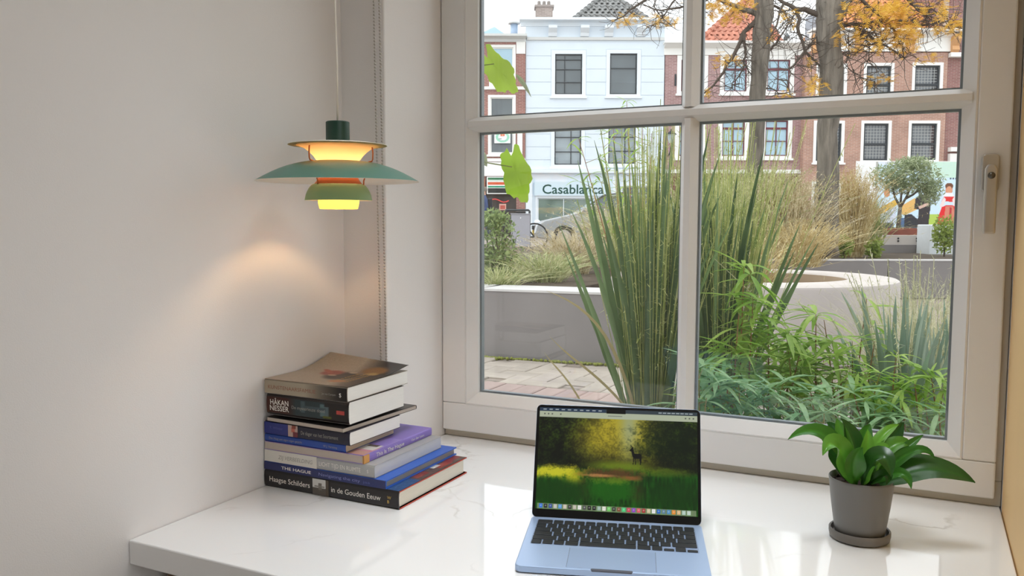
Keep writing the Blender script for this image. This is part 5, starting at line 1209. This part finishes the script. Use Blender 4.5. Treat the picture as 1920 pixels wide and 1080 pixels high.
for s_ in (-1, 1):
    MB().tube([parent_xf(np.array([-.045, s_*.078, 1.675])), parent_xf(np.array([-.04, s_*.09, 1.655]))], .018, 8).build('ear', M_SKIN, per)
    MB().tube([parent_xf(np.array([-.138, s_*.033, 1.675])), parent_xf(np.array([-.146, s_*.033, 1.675]))], .018, 10).build('glasses_lens', M_SBLK, per)
MB().tube([parent_xf(np.array([-.135, 0, 1.665])), parent_xf(np.array([-.165, 0, 1.635]))], [.010, .014], 8).build('nose', M_SKIN, per)
MB().box(.10, .24, -.15, .15, 1.02, 1.45).build('backpack', pm('backpack_black', '24262e', .8), None, xf=parent_xf, bevel=.05)
tag(bpy.data.objects['backpack'], 'dark backpack worn by the walking person at the left window edge', 'backpack')

# ================================================================== PLANTS OUTSIDE
M_BLADE = leafmat('strap_blade', '385431', '88a26e', .5, .25)
M_BLADE2 = leafmat('strap_blade_blue', '7c9886', 'aebfae', .5, .25)
M_BAMB = leafmat('bamboo_leaf', '7fae40', 'c4dc74', .42, .4)
M_BAMBB = leafmat('bamboo_leaf_blue', '6b9c62', 'b6d8a4', .42, .35)
M_CANE = pm('bamboo_cane', '9a8a4e', .6, noise=.15, nscale=30)
M_CANER = pm('bamboo_cane_red', '9b6a45', .6, noise=.15, nscale=30)
M_DRY = leafmat('dry_grass', 'ab9763', 'efe6cc', .8, .3, objrand=False, nscale=22)
M_DRYG = leafmat('green_grass', '7d8f48', 'dedaae', .7, .3, objrand=False, nscale=22)
M_GOLD = leafmat('golden_grass', 'b09656', 'ebdfb6', .8, .3, objrand=False, nscale=22)
M_SEED = leafmat('seed_heads', '93a24e', 'dcdc9c', .8, .3, objrand=False, nscale=14)
M_WISP = leafmat('wispy_grass', 'aeae84', 'd9d6b4', .8, .3, objrand=False, nscale=22)
M_SHRUB = leafmat('shrub_leaf', '5d7740', 'a9b87c', .5, .3, objrand=False, nscale=30)
M_VINE = leafmat('vine_leaf', 'b2dc44', 'c8e860', .5, .45)
M_YLEAF = leafmat('yellow_leaf', 'd39a2c', 'ecc257', .6, .4, objrand=False, nscale=22)
M_BARK = pm('tree_bark', '726b62', .95, noise=.42, nscale=26, bump=1.0, bscale=34, bdist=.03, stretch=(1, 1, .13))
M_TWIG = pm('tree_twig', '574d45', .9)
soilb = MB().box(-1.02, .9, 2.05, 3.10, STREET-.004, STREET+.03).build('flower_bed', M_SOIL); soilb['kind'] = 'structure'

def strap_clump(label, cpx, t0, n, spread, htip, wid, mat, tips=None, zb=STREET+.03, lean=0.0, group=None, jit=.13):
    c = P(cpx, 700, t0); c[2] = zb
    e = empty('strap_leaved_grass', c, label, 'grass plant', group)
    for i in range(n):
        a = random.random()*2*PI; r_ = abs(random.gauss(0, 1))
        b0 = c+np.array([math.cos(a), math.sin(a), 0])*jit*.6*random.random()
        h = random.uniform(*htip); d = np.array([math.cos(a), math.sin(a), 0])*spread*min(1.6, r_)+RH*lean*h
        tip = b0+d+ez*h; mid = b0+d*.35+ez*h*.62
        if tips and i < len(tips):
            px, py, dt = tips[i]; tip = P(px, py, t0+dt); b0 = c+(tip-c)*np.array([.12, .12, 0]); mid = b0*.45+tip*.55; mid[2] += .06*(tip[2]-b0[2])
        path = bez([b0, mid, tip], 8); wv = [wid*random.uniform(.75, 1.15)*k for k in (.75, .9, 1, 1, .98, .9, .72, .45, .06)]
        side = RH*math.cos(random.uniform(-.9, .9))+FH*math.sin(random.uniform(-.9, .9))
        MB().ribbon(path, wv, side, .16).build('blade', mat, e, recalc=False, smooth=True)
    return e
def wisps(parent, c, n, h, spread, mat, name='flower_stems', seed_=True):
    m = MB()
    for i in range(n):
        a = random.random()*2*PI; r_ = abs(random.gauss(0, .6)); hh_ = random.uniform(*h)
        b0 = np.array(c)+np.array([math.cos(a), math.sin(a), 0])*.08*random.random(); tip = b0+np.array([math.cos(a), math.sin(a), 0])*spread*r_+ez*hh_
        path = bez([b0, b0*.5+tip*.5+ez*.1*hh_, tip], 5); m.ribbon(path, [.0022]*6, RH)
        if seed_:
            for k in range(34):
                q = random.uniform(.3, 1); p = path[min(4, int(q*5))]*(1-(q*5 % 1))+path[min(5, int(q*5)+1)]*(q*5 % 1)
                d = np.array([random.gauss(0, 1), random.gauss(0, 1), random.gauss(.2, .6)]); d /= np.linalg.norm(d); l = random.uniform(.008, .024)
                s_ = np.cross(d, [0, 0, 1])*.0022; m.add([p-s_, p+s_, p+d*l+s_*.4, p+d*l-s_*.4], [(0, 1, 2, 3)])
    o = m.build(name, mat, parent, recalc=False); o['kind'] = 'stuff'
# clump left of the glazing bar
A = strap_clump('tall clump of grey-green strap leaves left of the middle glazing bar', 1212, 2.75, 54, .17, (.60, 1.0), .021, M_BLADE,
    [(1083, 300, .1), (1048, 420, 0), (1150, 262, .2), (1240, 238, 0), (1100, 330, -.1), (1170, 300, .1), (1262, 255, .1), (1130, 390, 0), (1058, 470, .1), (1200, 330, -.1), (1222, 290, .15), (1258, 330, 0), (1280, 300, .1), (1185, 360, 0)])
wisps(A, P(1225, 700, 2.75)*[1, 1, 0]+[0, 0, STREET], 150, (.66, 1.12), .20, M_SEED)
for path, wd in (([(1190, 770), (1150, 610), (1093, 570), (1024, 545)], .010), ([(1170, 760), (1110, 690), (1075, 680), (1030, 630)], .008), ([(1090, 755), (1060, 700), (1040, 690), (1020, 660)], .006)):
    q = bez([P(x, y, 2.65) for x, y in path], 10); MB().ribbon(q, [wd*k for k in (1, 1, 1, 1, .95, .9, .85, .7, .5, .3, .05)], RH, .1).build('dry_blade', leafmat('dry_blade', 'b8a878', 'cdbf93', .7, .2), A, recalc=False)
B = strap_clump('tall clump of grey-green strap leaves right of the middle glazing bar', 1345, 2.95, 46, .16, (.58, .98), .021, M_BLADE,
    [(1318, 290, 0), (1340, 330, .1), (1372, 300, .2), (1400, 350, .1), (1420, 380, 0), (1465, 370, .1), (1500, 420, -.1), (1530, 440, -.1), (1535, 455, 0), (1490, 470, -.1), (1440, 420, 0), (1330, 390, 0), (1360, 420, 0), (1310, 340, .1)], lean=.08)
wisps(B, P(1350, 700, 2.95)*[1, 1, 0]+[0, 0, STREET], 150, (.66, 1.10), .26, M_SEED)
C_ = strap_clump('short clump of bluish strap leaves at the right end of the window', 1690, 2.55, 34, .12, (.30, .52), .022, M_BLADE2,
    [(1698, 535, 0), (1655, 560, 0), (1730, 560, .1), (1745, 545, .05), (1775, 590, .05), (1640, 600, -.05), (1712, 580, 0), (1760, 620, 0), (1665, 590, -.05)], jit=.16)
D_ = strap_clump('dull clump of dark strap leaves beside the right window frame', 1790, 2.65, 30, .12, (.26, .46), .02, M_BLADE2, [(1735, 575, 0), (1770, 560, .1), (1785, 600, 0), (1758, 600, 0)], jit=.16)
wisps(C_, P(1720, 700, 2.6)*[1, 1, 0]+[0, 0, STREET], 60, (.40, .66), .30, M_WISP)

# bamboo: canes with fans of single leaves
def bleaf(l, wd, droop):
    n = 5; vs = []
    for i in range(n+1):
        q = i/n; wq = wd*max(.02, math.sin(PI*q**.8)**.9); z_ = -droop*q*q*l
        vs += [(-wq/2, q*l, z_+wq*.18), (0, q*l, z_), (wq/2, q*l, z_+wq*.18)]
    return vs, [(i*3+j, i*3+j+1, i*3+j+4, i*3+j+3) for i in range(n) for j in range(2)]
BL = {}
for mk, mm in (('g', M_BAMB), ('b', M_BAMBB)):
    BL[mk] = [MB().add(*bleaf(1.0, random.uniform(.12, .16), d)).mesh('leaf', mats=[mm], smooth=True) for d in (.15, .35, .6)]
def leaf_at(parent, p, d, l, mk, up=None):
    d = np.asarray(d, float); d /= np.linalg.norm(d); upv = np.array([0, 0, 1.0]) if abs(d[2]) < .95 else RH
    x = np.cross(d, upv); x /= np.linalg.norm(x); z_ = np.cross(x, d)
    put('leaf', random.choice(BL[mk]), parent, mat4(x*l, d*l, z_*l, p))
def bamboo(label, canes, t0, mk, zb=STREET+.03, fan=(5, 8), step=.038, ll=(.08, .14), depth=1.0, name='bamboo', bpx=None):
    c = P(canes[0][0], 700, t0); c[2] = zb; e = empty(name, c, label, 'bamboo', 'bamboo plants under the window'); cnt = 0
    for px, py, dt in canes:
        tip = P(px, py, t0+dt); b0 = np.array([tip[0]+random.uniform(-.06, .06), tip[1]+random.uniform(-.06, .06), zb])
        if bpx: b0 = P(bpx+random.uniform(-25, 25), 700, t0); b0[2] = zb
        path = bez([b0, (b0+tip)/2+ez*.04, tip], 8); MB().tube(path, [.0028, .0027, .0026, .0025, .0024, .0022, .002, .0016, .001], 5).build('cane', random.choice([M_CANE, M_CANER]), e, recalc=False)
        L = np.linalg.norm(tip-b0); nst = int(min(L*depth, .42)/step)
        for k in range(nst+1):
            q = 1-k*step/L; i = min(7, int(q*8)); p = path[i]*(1-(q*8-i))+path[i+1]*(q*8-i)
            az = random.random()*2*PI; tw = np.array([math.cos(az), math.sin(az), .35]); tl = random.uniform(.02, .07) if k else 0
            p2 = p+tw*tl
            if tl: MB().tube([p, p2], [.0012, .0008], 4, cap=False).build('twig', M_CANE, e, recalc=False)
            for f in range(random.randint(*fan)):
                if cnt >= 290: break
                a2 = random.random()*2*PI; d = np.array([math.cos(a2), math.sin(a2), random.uniform(-.45, .75)])
                leaf_at(e, p2, d, random.uniform(*ll), mk); cnt += 1
    return e
bamboo('bright green bamboo right beside the middle glazing bar', [(1330, 690, 0), (1395, 500, .1), (1412, 560, .05), (1372, 640, 0), (1440, 600, .1), (1385, 590, .0)], 2.45, 'g')
bamboo('bright green bamboo sprawling before the round concrete ring', [(1475, 625, 0), (1530, 590, .1), (1500, 660, 0), (1560, 640, .05), (1575, 700, 0), (1605, 690, .1), (1545, 600, .15)], 2.5, 'g')
bamboo('blue-green bamboo low in the corner by the glazing bar', [(1310, 690, 0), (1345, 715, 0), (1385, 720, -.05), (1430, 735, 0), (1300, 740, .05), (1360, 690, .1), (1325, 745, -.1)], 2.25, 'b', ll=(.07, .125))
bamboo('blue-green bamboo in front of the ring, above the window plant', [(1470, 715, 0), (1520, 735, 0), (1560, 745, .05), (1600, 735, 0), (1495, 755, -.05), (1625, 760, 0), (1545, 775, -.1)], 2.25, 'b', ll=(.07, .12))
bamboo('yellow-green bamboo low between the two right strap clumps', [(1650, 700, 0), (1680, 670, .1), (1715, 720, 0), (1745, 700, .05), (1770, 730, 0), (1690, 750, -.05), (1735, 760, -.05)], 2.3, 'g', ll=(.06, .11))
bamboo('dense bright bamboo filling the space behind the front bamboos', [(1330, 640, .1), (1380, 660, .1), (1420, 640, 0), (1465, 650, .1), (1505, 640, 0), (1545, 670, .1), (1590, 680, 0)], 2.85, 'g', depth=1.2)
bamboo('low bright bamboo between the ring and the front bamboos', [(1440, 700, 0), (1490, 690, .1), (1530, 705, 0), (1575, 720, .1), (1615, 715, 0), (1650, 740, .1), (1410, 705, .1)], 2.7, 'g', depth=1.2)
bamboo('mixed low bamboo under the right strap-leaved clumps', [(1640, 770, 0), (1670, 765, .1), (1700, 780, 0), (1730, 785, .1), (1760, 775, 0), (1775, 765, .05), (1610, 790, 0)], 2.2, 'b', ll=(.06, .11), depth=1.2)
bamboo('tall thin bare-stemmed bamboo rising before the ring', [(1625, 560, .1), (1598, 640, .05), (1640, 640, 0), (1570, 665, 0)], 2.55, 'g', fan=(2, 3), step=.06)
sl_ = bamboo('slender tall bamboo with sparse dark leaves before the white house', [(1120, 205, 0), (1175, 190, .1), (1205, 215, .1), (1085, 260, 0), (1150, 240, .2), (1222, 250, 0), (1135, 300, 0)], 3.15, 'g', fan=(1, 4), step=.05, ll=(.045, .085), bpx=1200)

# fuzzy grasses: nobody could count their blades
def tuft(name, label, px, t, zb, n, h, spread, mat, wd=.006, seeds=0, droop=.3, lean=0.0):
    c = P(px, 450, t); c[2] = zb; m = MB()
    for i in range(n):
        a = random.random()*2*PI; r_ = abs(random.gauss(0, .7)); hh_ = random.uniform(h*.55, h)
        b0 = c+np.array([math.cos(a), math.sin(a), 0])*spread*.35*random.random(); d = np.array([math.cos(a), math.sin(a), 0])*spread*r_+RH*lean*hh_
        tip = b0+d+ez*hh_*(1-.25*r_*droop)+np.array([random.gauss(0, .05), random.gauss(0, .05), 0])*h; mid = b0+d*.3+ez*hh_*.75+np.array([random.gauss(0, .10), random.gauss(0, .10), 0])*h
        path = bez([b0, mid, tip], 4); m.ribbon(path, [wd, wd, wd*.8, wd*.5, wd*.1], RH*math.cos(a*3)+FH*math.sin(a*3)*.6)
        for k in range(seeds):
            q = random.uniform(.55, 1)*4; j = min(3, int(q)); p = path[j]*(1-(q-j))+path[j+1]*(q-j)
            dd = np.array([random.gauss(0, 1), random.gauss(0, 1), random.gauss(.3, .6)]); dd /= np.linalg.norm(dd); l = random.uniform(.02, .055); s_ = np.cross(dd, [.1, .2, 1])*wd*.6
            m.add([p-s_, p+s_, p+dd*l], [(0, 1, 2)])
    o = m.build(name, mat, None, recalc=False); return tag(o, label, 'grass', kind='stuff')
zA_ = ZT-.02
tuft('ornamental_grass', 'dry beige ornamental grass on the long planter, right of the shrub', 1075, 6.2, zA_, 420, .34, .34, M_DRY, .006, 5)
tuft('ornamental_grass', 'dry beige ornamental grass before the silver car', 1150, 7.0, zA_, 520, .55, .36, M_DRY, .007, 6)
tuft('ornamental_grass', 'short green grass at the planter edge left of the strap leaves', 1020, 5.4, zA_, 360, .22, .40, M_DRYG, .006, 1)
tuft('ornamental_grass', 'green and beige grass behind the left strap leaf clump', 1215, 6.6, zA_, 480, .62, .5, M_DRYG, .008, 3)
tuft('ornamental_grass', 'low dry grass at the planter edge under the shrub', 930, 5.0, zA_, 260, .14, .40, M_DRYG, .005, 1)
tuft('ornamental_grass', 'tall straw-coloured grass just right of the glazing bar', 1330, 7.0, .90, 460, .80, .44, M_DRYG, .008, 9)
tuft('ornamental_grass', 'tall straw-coloured feathery grass under the left tree', 1400, 8.6, .89, 560, 1.02, .58, M_DRYG, .008, 12)
tuft('ornamental_grass', 'straw-coloured grass between the two trees', 1478, 8.4, .89, 560, .92, .55, M_DRY, .008, 12)
tuft('ornamental_grass', 'golden arching grass before the right tree trunk', 1500, 7.3, .90, 380, .44, .50, M_GOLD, .006, 8)
tuft('ornamental_grass', 'green upright grass behind the tall straw-coloured grass', 1360, 10.5, .89, 520, 1.2, .8, M_DRYG, .010, 8)
tuft('ornamental_grass', 'golden plumed grass right of the right tree trunk', 1596, 9.4, .89, 560, 1.05, .36, M_GOLD, .008, 12)
tuft('ornamental_grass', 'pale gold grass beside the rust brown trough', 1628, 10.0, .89, 320, .72, .28, M_DRYG, .008, 9)
tuft('ornamental_grass', 'fine pale wispy grass before the straight garden wall', 1700, 3.6, STREET, 300, .52, .40, M_WISP, .0022, 5)
tuft('ornamental_grass', 'fine pale wispy grass at the right window edge', 1775, 3.8, STREET, 240, .55, .34, M_WISP, .0022, 5)
tuft('ornamental_grass', 'brown dry grass inside the round ring', 1400, 5.3, ZR-.16, 260, .45, .40, M_GOLD, .007, 3)

def foliage(parent, centres, n, size, mat, name='foliage', asp=.45):
    m = MB()
    for i in range(n):
        c, r3 = centres[i % len(centres)]; v = np.array([random.gauss(0, 1) for _ in range(3)]); v /= np.linalg.norm(v); v = v*random.random()**.45
        p = np.array(c)+RH*v[0]*r3[0]+FH*v[1]*r3[1]+ez*v[2]*r3[2]
        d = np.array([random.gauss(0, 1), random.gauss(0, 1), random.gauss(.3, .8)]); d /= np.linalg.norm(d); u, w2_, _ = frame(d); l = size*random.uniform(.6, 1.3); s_ = (u*math.cos(i)+w2_*math.sin(i))*l*asp/2
        m.add([p, p+d*l*.5+s_, p+d*l, p+d*l*.5-s_], [(0, 1, 2, 3)])
    o = m.build(name, mat, parent, recalc=False); o['kind'] = 'stuff'; return o
# shrub on the left planter
tS = 5.5; e = empty('shrub', P(928, 500, tS)*[1, 1, 0]+[0, 0, zA_], 'dense small-leaved green shrub on the planter at the left window edge', 'shrub')
for k in range(10):
    tip = P(905+k*7, 400+random.uniform(0, 50), tS+random.uniform(-.1, .1)); b0 = P(925+k, 528, tS); b0[2] = zA_; MB().tube([b0, (b0+tip)/2+RH*random.uniform(-.03, .03), tip], [.004, .003, .002], 5).build('stem', M_TWIG, e, recalc=False)
foliage(e, [(P(925, 440, tS), (.16, .14, .15)), (P(910, 490, tS), (.14, .14, .12)), (P(945, 480, tS), (.13, .14, .12)), (P(925, 412, tS), (.11, .10, .06)), (P(930, 515, tS), (.16, .14, .05))], 2600, .032, M_SHRUB)
# small green shrubs among the walls
for nm, lab, px, py, t_, rr, hh_, nn in (('shrub', 'young bright green shrub before the stepped wall', 1640, 468, 9.2, .08, .14, 420), ('shrub', 'green shrub right of the white concrete block', 1772, 440, 9.6, .15, .22, 900), ('shrub', 'small green shrub left of the round planter behind the trunk', 1582, 462, 9.0, .09, .12, 420)):
    e = empty(nm, P(px, py, t_)*[1, 1, 0]+[0, 0, .89], lab, 'shrub')
    MB().tube([P(px, py, t_)*[1, 1, 0]+[0, 0, .88], P(px, py, t_)], [.012, .006], 6).build('stem', M_TWIG, e, recalc=False)
    foliage(e, [(P(px, py, t_), (rr, rr, hh_))], nn, .05, leafmat('young_shrub', '7d9440', 'a9b75e', .5, .35, objrand=False, nscale=12))
# small olive-like tree in the trough
tO = 12.75
e = empty('olive_tree', P(1686, 430, tO)*[1, 1, 0]+[0, 0, zA+.0], 'small silvery-green tree with forked trunk in the rust brown trough', 'tree')
def tpath(pts, t): return [P(x, y, t+(d[0] if d else 0)) for x, y, *d in pts]
MB().tube(tpath([(1684, 430), (1686, 405), (1688, 388)], tO), [.035, .03, .026], 8).build('trunk', M_BARK, e, smooth=True)
for b in ([(1688, 388), (1678, 370), (1672, 345), (1668, 325)], [(1688, 389), (1698, 372), (1708, 352), (1722, 335)], [(1688, 388), (1690, 365), (1694, 340)], [(1698, 372), (1712, 365), (1735, 345)]): MB().tube(tpath(b, tO), [.022, .016, .011, .007][:len(b)], 6).build('branch', M_TWIG, e, smooth=True)
foliage(e, [(P(1662, 332, tO), (.27, .25, .20)), (P(1700, 322, tO), (.34, .30, .22)), (P(1734, 336, tO), (.27, .28, .24)), (P(1690, 348, tO), (.26, .2, .14)), (P(1744, 360, tO), (.17, .2, .20)), (P(1715, 308, tO), (.3, .25, .12))], 5200, .06, leafmat('olive_leaf', '7f8f68', 'b9c29c', .5, .3, objrand=False, nscale=10), asp=.3)

# ---- the two street trees
def tree(label, trunk, tr_r, t0, branches, zones, seed):
    rs = random.Random(seed); p0 = P(*trunk[0][:2], t0)
    e = empty('street_tree', p0, label, 'tree', 'street trees before the houses')
    pth = [P(x, y, t0) for x, y in trunk]; fine = []
    for a, b in zip(pth, pth[1:]):
        for k in range(4): fine.append(a+(b-a)*k/4+RH*rs.gauss(0, .006))
    fine.append(pth[-1]); n = len(fine); rad = [np.interp(i/(n-1)*(len(tr_r)-1), range(len(tr_r)), tr_r)*(1+rs.gauss(0, .03)) for i in range(n)]
    MB().tube(fine, rad, 14).build('trunk', M_BARK, e, smooth=True)
    tw = MB(); ends = []
    for pts, r0 in branches:
        pp_ = [P(x, y, t0+(d[0] if d else 0)) for x, y, *d in pts]; f2 = []
        for a, b in zip(pp_, pp_[1:]):
            for k in range(3): f2.append(a+(b-a)*k/3+np.array([rs.gauss(0, .012) for _ in range(3)])*(1 if k else .2))
        f2.append(pp_[-1]); m_ = len(f2); MB().tube(f2, [r0*(1-.75*i/(m_-1)) for i in range(m_)], 7).build('branch', M_TWIG if r0 < .04 else M_BARK, e, smooth=True)
        for i in range(1, m_):
            for _ in range(4):
                q = f2[i]; d = np.array([rs.gauss(0, 1), rs.gauss(0, .6), rs.gauss(-.1, .8)]); d /= np.linalg.norm(d); tp = [q]
                for s_ in range(4): d = d+np.array([rs.gauss(0, .35), rs.gauss(0, .35), rs.gauss(0, .35)]); d /= np.linalg.norm(d); tp.append(tp[-1]+d*rs.uniform(.05, .11))
                tw.tube(tp, [.005, .004, .003, .0025, .002], 3, cap=False); ends += tp[1:]
    o = tw.build('twigs', M_TWIG, e, recalc=False); o['kind'] = 'stuff'
    m = MB()
    for cx, cy, rx, ry, nl in zones:
        for i in range(nl):
            a = rs.random()*2*PI; q = math.sqrt(rs.random()); c = P(cx+rx*q*math.cos(a), cy+ry*q*math.sin(a), t0+rs.gauss(0, .35))
            d = np.array([rs.gauss(0, 1), rs.gauss(0, 1), rs.gauss(-.3, .6)]); d /= np.linalg.norm(d); u, w2_, _ = frame(d)
            for k in range(5):           # a feathery leaf: pairs of leaflets along a rib
                for sg in (-1, 1):
                    b = c+d*k*.018; tipv = u*sg*.024+d*.012; sd_ = d*.006; m.add([b-sd_, b+tipv-sd_*.3, b+tipv+sd_*.6, b+sd_], [(0, 1, 2, 3)])
    o = m.build('leaves', M_YLEAF, e, recalc=False); o['kind'] = 'stuff'
    return e
tree('leaning grey-barked tree with yellow leaves left of the pair', [(1414, 470), (1417, 300), (1420, 200), (1425, 100), (1431, 30), (1436, -40), (1442, -160)], [.115, .10, .10, .105, .12, .12, .11], 11.0,
     [([(1418, 40), (1395, 60), (1372, 110), (1345, 150), (1315, 180)], .035), ([(1395, 60), (1398, 105), (1396, 120), (1410, 140)], .02), ([(1426, 30), (1380, 12), (1330, -10), (1290, -40)], .04),
      ([(1330, -10), (1290, 10), (1240, 20), (1190, 5)], .02), ([(1290, -40), (1230, -10), (1180, 20), (1150, 40)], .025), ([(1436, 0), (1470, 20), (1490, 60)], .02), ([(1436, 95), (1455, 85), (1475, 50), (1490, 25)], .018),
      ([(1290, -40), (1265, 0), (1235, 40), (1215, 50)], .015), ([(1250, -30), (1225, 10), (1255, 45)], .012), ([(1430, 160), (1455, 170), (1480, 178)], .012), ([(1396, 120), (1380, 150), (1372, 165)], .012), ([(1330, -10), (1318, 20), (1310, 35)], .015)],
     [(1355, 22, 48, 20, 170), (1370, 8, 50, 14, 90), (1205, 36, 48, 14, 60), (1250, 40, 22, 12, 26), (1165, 40, 20, 10, 18), (1372, 112, 14, 12, 34), (1345, 112, 14, 16, 26), (1330, 170, 10, 10, 16), (1470, 178, 18, 6, 22), (1470, 30, 20, 20, 14), (1445, 70, 8, 12, 10), (1300, 10, 20, 12, 16)], 11)
tree('straight grey-barked forked tree with yellow leaves right of the pair', [(1550, 482), (1551, 400), (1552, 330), (1550, 250), (1560, 180), (1558, 110), (1552, 50), (1556, 10), (1553, -40), (1550, -150)], [.12, .115, .11, .10, .115, .115, .125, .125, .09, .08], 8.7,
     [([(1560, 45), (1580, 15), (1600, -20), (1625, -80)], .085), ([(1545, 28), (1510, 18), (1470, 5), (1430, -25)], .035), ([(1498, 14), (1495, 50), (1510, 95), (1535, 120), (1555, 140)], .022), ([(1510, 95), (1480, 130), (1478, 165)], .012),
      ([(1565, 48), (1600, 45), (1625, 62), (1650, 85), (1690, 108)], .026), ([(1600, 45), (1650, 40), (1700, 42), (1745, 46), (1790, 40)], .018), ([(1595, -10), (1640, 20), (1680, 60), (1695, 110)], .02), ([(1625, -80), (1680, -30), (1730, 20), (1750, 10)], .028),
      ([(1625, 62), (1630, 90), (1625, 115)], .010), ([(1680, -30), (1720, 20), (1760, 45)], .015), ([(1730, 20), (1775, 30), (1790, 60)], .012), ([(1600, 130), (1615, 145), (1640, 152)], .008), ([(1590, 70), (1592, 95), (1586, 105)], .008), ([(1650, 85), (1640, 60), (1620, 40)], .01), ([(1470, 5), (1455, 50), (1430, 90)], .014), ([(1510, 95), (1530, 70), (1545, 50)], .010)],
     [(1665, 50, 66, 44, 330), (1640, 18, 60, 22, 130), (1700, 75, 26, 26, 90), (1608, 88, 14, 14, 26), (1575, 55, 10, 30, 26), (1770, 45, 22, 22, 60), (1800, 50, 14, 14, 34), (1700, 20, 40, 26, 100), (1650, 150, 26, 6, 30), (1526, 160, 16, 12, 40), (1540, 165, 8, 16, 20), (1735, 105, 20, 10, 16), (1765, 8, 20, 20, 24), (1485, 30, 14, 18, 14), (1520, 118, 8, 8, 6)], 23)

# ---- vine leaves just outside the left edge of the glass
def vleaf(px, py, t, w_, h_, ang, mat, parent, notch=7, seed=1):
    rs = random.Random(seed); out = []; N_ = 44
    for i in range(N_):
        a = 2*PI*i/N_; lob = 1+.10*math.cos(a*5+.4)+.05*math.sin(a*notch*2)+rs.uniform(-.035, .035)
        if abs(a-PI/2) < .25: lob *= .72
        out.append((w_/2*lob*math.cos(a), h_/2*lob*math.sin(a)))
    c = P(px, py, t); ux = RH*math.cos(ang)+ez*math.sin(ang); uy = -RH*math.sin(ang)+ez*math.cos(ang); n_ = FH
    vs = []
    for ring in (1.0, .66, .33):
        for x, y in out:
            x_, y_ = x*ring, y*ring; vs.append(c+ux*x_+uy*y_+n_*(.25*abs(x_)+.05*math.sin(y_*60)*.2-1.6*y_*y_))
    vs.append(c); f = [(r_*N_+i, r_*N_+(i+1) % N_, (r_+1)*N_+(i+1) % N_, (r_+1)*N_+i) for r_ in range(2) for i in range(N_)]+[(2*N_+i, 2*N_+(i+1) % N_, 3*N_) for i in range(N_)]
    return MB().add(vs, f).build('leaf', mat, parent, recalc=False, smooth=True)
tV = 2.18
vn = empty('vine', P(872, 760, tV), 'climbing vine with lobed lime green leaves outside the left window edge', 'vine')
vst = [(866, 770), (868, 600), (862, 450), (868, 300), (864, 150), (868, -40)]
MB().tube([P(x, y, tV+.02) for x, y in vst], [.006, .0055, .005, .0045, .004, .003], 8).build('stem', M_TWIG, vn, smooth=True)
def petiole(a, b): MB().tube([P(*a, tV+.02), (P(*a, tV+.02)+P(*b, tV))/2-ez*.005, P(*b, tV)], .0015, 5).build('petiole', pm('vine_petiole', '9aa85a', .6), vn)
M_VINEY = leafmat('vine_leaf_yellow', 'c8c33a', 'd8d45a', .5, .45)
for (px, py, w_, h_, an, mm, st) in ((934, 132, .068, .135, .62, M_VINE, (866, 120)), (968, 325, .072, .145, .22, M_VINE, (866, 290)), (880, 190, .050, .08, .2, M_VINE, (864, 180)), (886, 245, .07, .03, 0, M_VINE, (866, 240)), (893, 570, .036, .082, -.1, M_VINEY, (867, 560)), (895, 735, .045, .03, .1, M_VINEY, (867, 720))):
    vleaf(px, py, tV, w_, h_, an, mm, vn, seed=int(px)); petiole(st, (px-8, py-12))
# pale backs of two turned leaves
M_VPALE = leafmat('vine_leaf_back', 'b9c4a0', 'cdd3b8', .6, .3)
for path, wd in (([(968, 140), (982, 155), (996, 182)], .012), ([(893, 285), (905, 296), (913, 312)], .03)):
    MB().ribbon(bez([P(x, y, tV+.01) for x, y in path], 6), [wd*k for k in (.4, .8, 1, .9, .7, .4, .05)], RH, .2).build('leaf', M_VPALE, vn, recalc=False)
